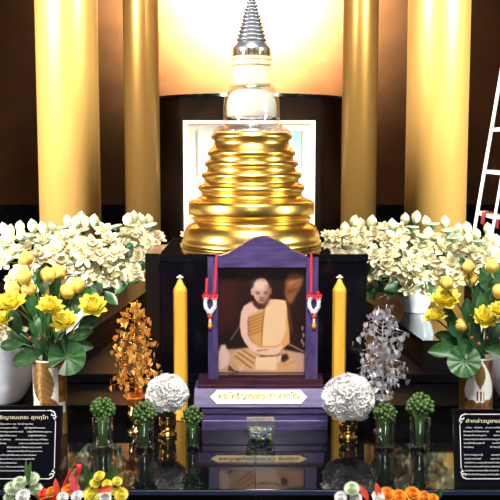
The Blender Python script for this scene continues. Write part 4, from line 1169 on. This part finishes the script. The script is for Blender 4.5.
L1 = ('        อุปสมบทเมื่อ วันเพ็ญ เดือนหก ณ วัดบ้านก่อ\n'
      'เป็นบุตรของ        พระโพธิญาณเถระเป็น      ผู้ปฏิบัติธรรม\n'
      'ศึกษาธรรม     และพระวินัยจากครูบาอาจารย์   ปฏิบัติกรรมฐาน\n'
      'ธุดงค์ไปตามป่า  ปฏิบัติตน   ปฏิบัติธรรม          ปฏิบัติเพียร\n'
      'ก่อตั้งวัดป่า เพื่อเป็นที่อบรมพระภิกษุ    สามเณรและญาติโยม\n'
      'สอนธรรมะ แก่ผู้สนใจ  ทั้งชาวไทย           และชาวต่างประเทศ\n'
      'ลูกศิษย์   สำนักปฏิบัติธรรม         มีวัดสาขาทั้งในประเทศ\n'
      'และต่าง  ปฏิบัติ                          ประเทศเป็นจำนวนมาก\n'
      '      ท่านได้รับพระราชทานสมณศักดิ์เป็นพระราชาคณะ\n'
      'คำสอนของท่าน     เน้นความเรียบง่ายและการดูจิตใจ\n'
      'ให้รู้เท่าทันอารมณ์       อยู่กับปัจจุบันขณะ\n'
      'ท่านละสังขาร      ด้วยอาการสงบ ท่ามกลางศิษย์\n'
      'ขอน้อม  ระลึกถึงพระคุณ     ของท่านตลอดไป')
R1 = ('  นโม  ตัสสะ  ภะคะวะโต  อะระหะโต          สัมมาสัมพุทธัสสะ\n'
      'ข้าพเจ้าทั้งหลาย      ขอน้อมบูชาพระบรมสารีริกธาตุ\n'
      'ข้าพเจ้าขอบูชา      พระธาตุเจดีย์อันเป็นที่ประดิษฐาน\n'
      'ขออานิสงส์แห่งการบูชา          เพื่อความสุขความเจริญ\n'
      'ขอให้พ้นทุกข์      ขอให้ถึงพระนิพพาน    ในกาลทุกเมื่อ\n'
      'เทอญ              ข้าพเจ้าขอถวายดอกไม้ธูปเทียน\n'
      ' \n'
      'ในการบูชานี้       ขออุทิศส่วนกุศล แก่บิดามารดา\n'
      'ครูอาจารย์        และสรรพสัตว์ทั้งหลาย\n'
      'จงมีความสุขโดยทั่วกัน       เพื่อมรรคผลนิพพาน\n'
      'ด้วยเดชแห่งพระรัตนตรัย และบุญกุศล       ทั้งปวง\n'
      'ขอพระธรรมคุ้มครอง       รักษาข้าพเจ้าทั้งหลาย\n'
      'ให้มีสติปัญญาเจริญในธรรม      ตลอดกาลนาน')
board(1.5, 117, 'ชีวประวัติพระโพธิญาณเถระ สุภทฺโท', L1, 0, 'black inscription board with white Thai text at the left edge', 'left', 92*pxm(2.235), None, 0.189)
board(512.5, 114, 'คำกล่าวบูชาเจดีย์ พระโพธิญาณเถร', R1, 0, 'black inscription board with white Thai text at the right edge', 'right', 92*pxm(2.235), None, 0.180)

# ------------------------------------------------------------------ offering bowls of flowers on the front bench
BZ = FLZ+0.65
def bowl(px, label, r):
    x = xat(px, 1.98, 495)
    t = thing('offering_bowl', label, 'bowl', (x, 1.98, BZ), 'offering bowls on the front bench')
    b = MB(); b.lathe([(r*0.5, 0), (r*0.52, 0.006), (r*0.3, 0.016), (r*0.7, 0.05), (r, 0.085), (r*0.97, 0.085), (r*0.66, 0.053), (0, 0.03)], 40); b.build('bowl_body', GOLDSM, t)
    b = MB(); b.lathe([(r*0.985, 0.083), (r*1.03, 0.086), (r*0.985, 0.089), (r*0.95, 0.086)], 40); b.build('bowl_rim', GOLDSM, t)
    return Vector((x, 1.98, BZ+0.07))
B1 = bowl(66, 'gold bowl of mixed flowers before the left sign', 0.12)
B2 = bowl(388, 'gold bowl of mixed flowers before the right cups', 0.11)
def mum_mesh(name, m, nl, seed, flat=0.15):
    b = MB(); rr = random.Random(seed)
    b.ball((0, 0, 0.1), (0.45, 0.45, 0.35), 12, 8)
    for l in range(nl):
        u = l/(nl-1); n_ = int(9+9*(1-u))
        for i in range(n_):
            a = 2*PI*(i+0.5*l)/n_; e = flat+(1.35-flat)*u
            b.petal((0.15*math.cos(a), 0.15*math.sin(a), 0.05+0.25*u), a, e-0.1, e+0.55, 0.95*(1-0.45*u), 0.17, 0.5, 0.2, 0, None, 4, 1)
    return b.mesh(name, m, True, False)
MG = mum_mesh('green_mum', MUMG, 5, 1); MY = mum_mesh('yellow_mum', YEL, 5, 2); MO = mum_mesh('orange_mum', ORANGE, 4, 3); MW = mum_mesh('white_mum', WHITEF, 5, 4); MRR = mum_mesh('red_mum', RED, 3, 5)
rr = random.Random(77)
def mumthing(kind, me, px, py, R, d, mouth, label, group):
    p = at(px, py, d); s_ = R*pxm(d)
    return plant(kind, label, 'flower', group, 'flower_head', me, p, ((px-px)*0+rr.uniform(-.3, .3), -0.7+rr.uniform(-.2, .2), 0.8), (s_, s_, s_), mouth+Vector((rr.uniform(-.05, .05), rr.uniform(-.02, .02), 0)), rr, 0.002)
GL = 'flowers in the left offering bowl'; GR = 'flowers in the right offering bowl'
for (px, py, R, lab) in ((12, 489, 8, 'leftmost in the left offering bowl'), (20, 484, 8, 'left one of the two uppermost, left offering bowl'), (32, 480, 8.5, 'topmost of the pale ones, left offering bowl'), (36, 490, 7.5, 'beside the red petals, left offering bowl'), (10, 498, 7, 'lowest at far left, left offering bowl')):
    mumthing('pale_chrysanthemum', MG, px, py, R, 2.0, B1, 'pale green chrysanthemum, ' + lab, GL)
for (px, py, R, lab) in ((24, 497, 8.5, 'under the pale green ones, left offering bowl'), (78, 497, 7, 'between the red and yellow flowers, left offering bowl'), (105, 498, 7, 'among the yellow ones, left offering bowl'), (63, 498, 6.5, 'below the red spikes, left offering bowl')):
    mumthing('white_chrysanthemum', MW, px, py, R, 1.97, B1, 'white chrysanthemum, ' + lab, GL)
for (px, py, R, lab) in ((100, 477, 6.5, 'topmost of the left offering bowl'), (95, 484, 6, 'under the topmost one, left offering bowl'), (107, 485, 6, 'right of the topmost one, left offering bowl'), (92, 495, 9, 'largest in the left offering bowl'), (117, 482, 5.5, 'upper right in the left offering bowl'), (121, 495, 8, 'rightmost in the left offering bowl'), (113, 492, 5, 'small, beside the rightmost, left offering bowl')):
    mumthing('yellow_chrysanthemum', MY, px, py, R, 2.0, B1, 'yellow chrysanthemum, ' + lab, GL)
for (px, py, R, lab) in ((43, 495, 7, 'leftmost of the orange ones, left offering bowl'), (52, 493, 7, 'under the red spike, left offering bowl'), (68, 491, 7.5, 'right of the red spikes, left offering bowl'), (57, 499, 7, 'lowest of the orange ones, left offering bowl'), (75, 489, 5.5, 'nearest the yellow ones, left offering bowl')):
    red_ = px in (43, 57, 75)
    mumthing('red_marigold' if red_ else 'orange_marigold', MRR if red_ else MO, px, py, R, 1.99, B1, ('bright red marigold, ' if red_ else 'orange marigold, ') + lab.replace('of the orange ones', 'of the red and orange ones'), GL)
for (px, py, R, lab) in ((352, 490, 8.5, 'topmost in the right offering bowl'), (341, 498, 7, 'leftmost in the right offering bowl'), (356, 499, 7, 'below the topmost one, right offering bowl')):
    mumthing('pale_chrysanthemum', MG if px > 350 and py < 495 else MW, px, py, R, 2.0, B2, 'whitish chrysanthemum, ' + lab, GR)
for (px, py, R, lab) in ((387, 495, 8.5, 'left one of the right offering bowl'), (399, 497, 8, 'second from the left, right offering bowl'), (412, 495, 9, 'largest in the right offering bowl'), (424, 498, 7.5, 'third from the left, right offering bowl'), (433, 499, 6, 'rightmost in the right offering bowl')):
    mumthing('orange_marigold', MO, px, py, R, 1.99, B2, 'orange marigold, ' + lab, GR)
mumthing('white_chrysanthemum', MW, 378, 497, 7, 1.98, B2, 'white chrysanthemum, between red spikes and marigolds, right offering bowl', GR)
def spike(px0, py0, px1, py1, d, mouth, m, label, wd, name='red_bract', cat='flower', group=GL):
    a = at(px0, py0, d); c = at(px1, py1, d)
    t = thing(name, label, cat, mouth, group)
    a = a-mouth; c = c-mouth; D = (c-a); L_ = D.length; D.normalize()
    xa = D.cross(Vector((0.1, -1, 0.2))).normalized(); za = xa.cross(D).normalized()
    M = Matrix(((xa.x, D.x, za.x, a.x), (xa.y, D.y, za.y, a.y), (xa.z, D.z, za.z, a.z), (0, 0, 0, 1)))
    b = MB(); b.petal((0, 0, 0), PI/2, 0.2, -0.2, L_, wd*pxm(d), 0.4, 0.2, 0, None, 8, 2); me_ = b.mesh('blade', m, True, False)
    link('blade', me_, t, M)
    m_ = MB(); m_.tube([(0, 0, 0), a*0.6, a], 0.0018, 5); m_.build('stem', STEM, t)
spike(58, 496, 55.5, 478, 1.98, B1, RED, 'left red spike bract in the left offering bowl', 3.2)
spike(76, 494, 72.5, 473, 1.98, B1, mat('pink_petal', (0.75, 0.08, 0.12), 0.4), 'pinkish red spike bract in the left offering bowl', 3.4)
spike(97, 492, 113, 486, 1.96, B1, RED, 'short red bract across the yellow flowers, left offering bowl', 3.0)
spike(92, 492, 84.5, 465, 2.02, B1, LEAF, 'narrow green leaf left of the yellow flowers, left bowl', 4.0, 'spike_leaf', 'leaf')
spike(100, 488, 116, 466, 2.02, B1, LEAF, 'narrow green leaf right of the yellow flowers, left bowl', 4.5, 'spike_leaf', 'leaf')
spike(28, 482, 26, 460, 1.98, B1, STEM, 'left pale shoot over the pale green flowers', 2.2, 'spike_leaf', 'leaf')
spike(28, 482, 31, 461, 1.98, B1, STEM, 'right pale shoot over the pale green flowers', 2.2, 'spike_leaf', 'leaf')
spike(368, 500, 360, 485, 1.98, B2, RED, 'leftmost red bract in the right offering bowl', 3.4, group=GR)
spike(380, 500, 375.5, 482, 1.98, B2, RED, 'tallest red bract in the right offering bowl', 3.4, group=GR)
spike(373, 498, 372, 479, 2.0, B2, LEAF, 'narrow green shoot behind the red bracts, right bowl', 2.4, 'spike_leaf', 'leaf', GR)
spike(408, 499, 401, 485, 2.02, B2, LEAF, 'green leaf behind the marigolds, right bowl', 3.5, 'spike_leaf', 'leaf', GR)
spike(436, 500, 441, 488, 2.02, B2, LEAF, 'green leaf at the right end of the right bowl', 3.2, 'spike_leaf', 'leaf', GR)
# red ribbon loop
pts = [at(x_, y_, 1.99) for x_, y_ in ((62, 492), (64, 486), (67, 478), (71, 470), (75, 466), (79, 466), (80, 470), (78, 476))]
t = thing('ribbon_loop', 'glossy red ribbon curling over the left offering bowl', 'ribbon', B1)
b = MB(); W_ = Vector((0.0045, 0.004, 0.003)); vs = []; fs = []
for p in pts: vs += [p-B1-W_, p-B1+W_, p-B1+W_+Vector((0, 0.0012, 0)), p-B1-W_+Vector((0, 0.0012, 0))]
for i in range(len(pts)-1):
    for q in range(4): fs.append((i*4+q, i*4+(q+1) % 4, i*4+4+(q+1) % 4, i*4+4+q))
b.add(vs, fs); b.build('ribbon_band', REDRIB, t)
b = MB(); b.tube([(0, 0, 0), (pts[0]-B1)], 0.0018, 5); b.build('stem', STEM, t)

# ------------------------------------------------------------------ white stepladder at the right
dn, df = 5.85, 6.3
t = thing('stepladder', 'white metal stepladder standing at the right edge', 'ladder', (1.75, 6.1, FLZ))
def lp(x_, y_, z_): return Vector((x_-1.75, y_-6.1, z_-FLZ))
xb = xat(475, df, 227); zbm = zat(227, df); xtp = xat(500, df, 80); ztp = zat(80, df)
sl = (xtp-xb)/(ztp-zbm)
def lx(z_): return xb + (z_-zbm)*sl
ZT = 2.05
for (yy, nm, rad_) in ((df, 'front_rail', 0.012), (dn, 'front_rail', 0.009)):
    b = MB(); b.tube([lp(lx(FLZ), yy, FLZ), lp(lx(ZT), yy, ZT)], rad_, 8); b.build(nm, WHITEPAINT, t)
for (yy, nm) in ((df, 'rear_rail'), (dn, 'rear_rail')):
    b = MB(); b.tube([lp(lx(ZT)+0.02, yy, ZT), lp(lx(ZT)+0.62, yy, FLZ)], 0.013, 8); b.build(nm, WHITEPAINT, t)
for i in range(9):
    z_ = zat(212.5, df) + (i-3)*(zat(130, df)-zat(212.5, df))/2
    if z_ < FLZ+0.1 or z_ > ZT-0.1: continue
    b = MB(); b.box(tuple(lp(lx(z_)-0.01, dn, z_-0.012)), tuple(lp(lx(z_)+0.06, df, z_+0.012))); b.build('rung', WHITEPAINT, t, smooth=False)
b = MB(); b.box(tuple(lp(lx(ZT)-0.06, dn-0.02, ZT)), tuple(lp(lx(ZT)+0.14, df+0.02, ZT+0.03))); b.build('top_cap', WHITEPAINT, t, smooth=False)
CLOTHR = mat('dark_red_cloth', (0.22, 0.015, 0.015), 0.8)
zr = zat(212.5, df)+0.012
t = thing('red_cloth', 'red cloth hanging over the lower ladder rung', 'cloth', (lx(zr)+0.03, 6.07, zr))
b = MB(); vs = []; fs = []
pth = [(-0.052, -0.075), (-0.050, -0.03), (-0.044, 0.0005), (-0.02, 0.003), (0.02, 0.003), (0.036, 0.0), (0.040, -0.04), (0.041, -0.10)]
for j, yy in enumerate(np.linspace(-0.05, 0.05, 7)):
    for (a, c) in pth: vs.append((a+0.004*math.sin(j*2.1)*(1 if c < -0.01 else 0), yy*(1-2.5*max(0, -c)), c))
for j in range(6):
    for i in range(len(pth)-1): fs.append((j*8+i, j*8+i+1, j*8+9+i, j*8+8+i))
b.add(vs, fs); o_ = b.build('cloth_drape', CLOTHR, t, fix=False)
sm = o_.modifiers.new('solid', 'SOLIDIFY'); sm.thickness = 0.003; sm.offset = 1
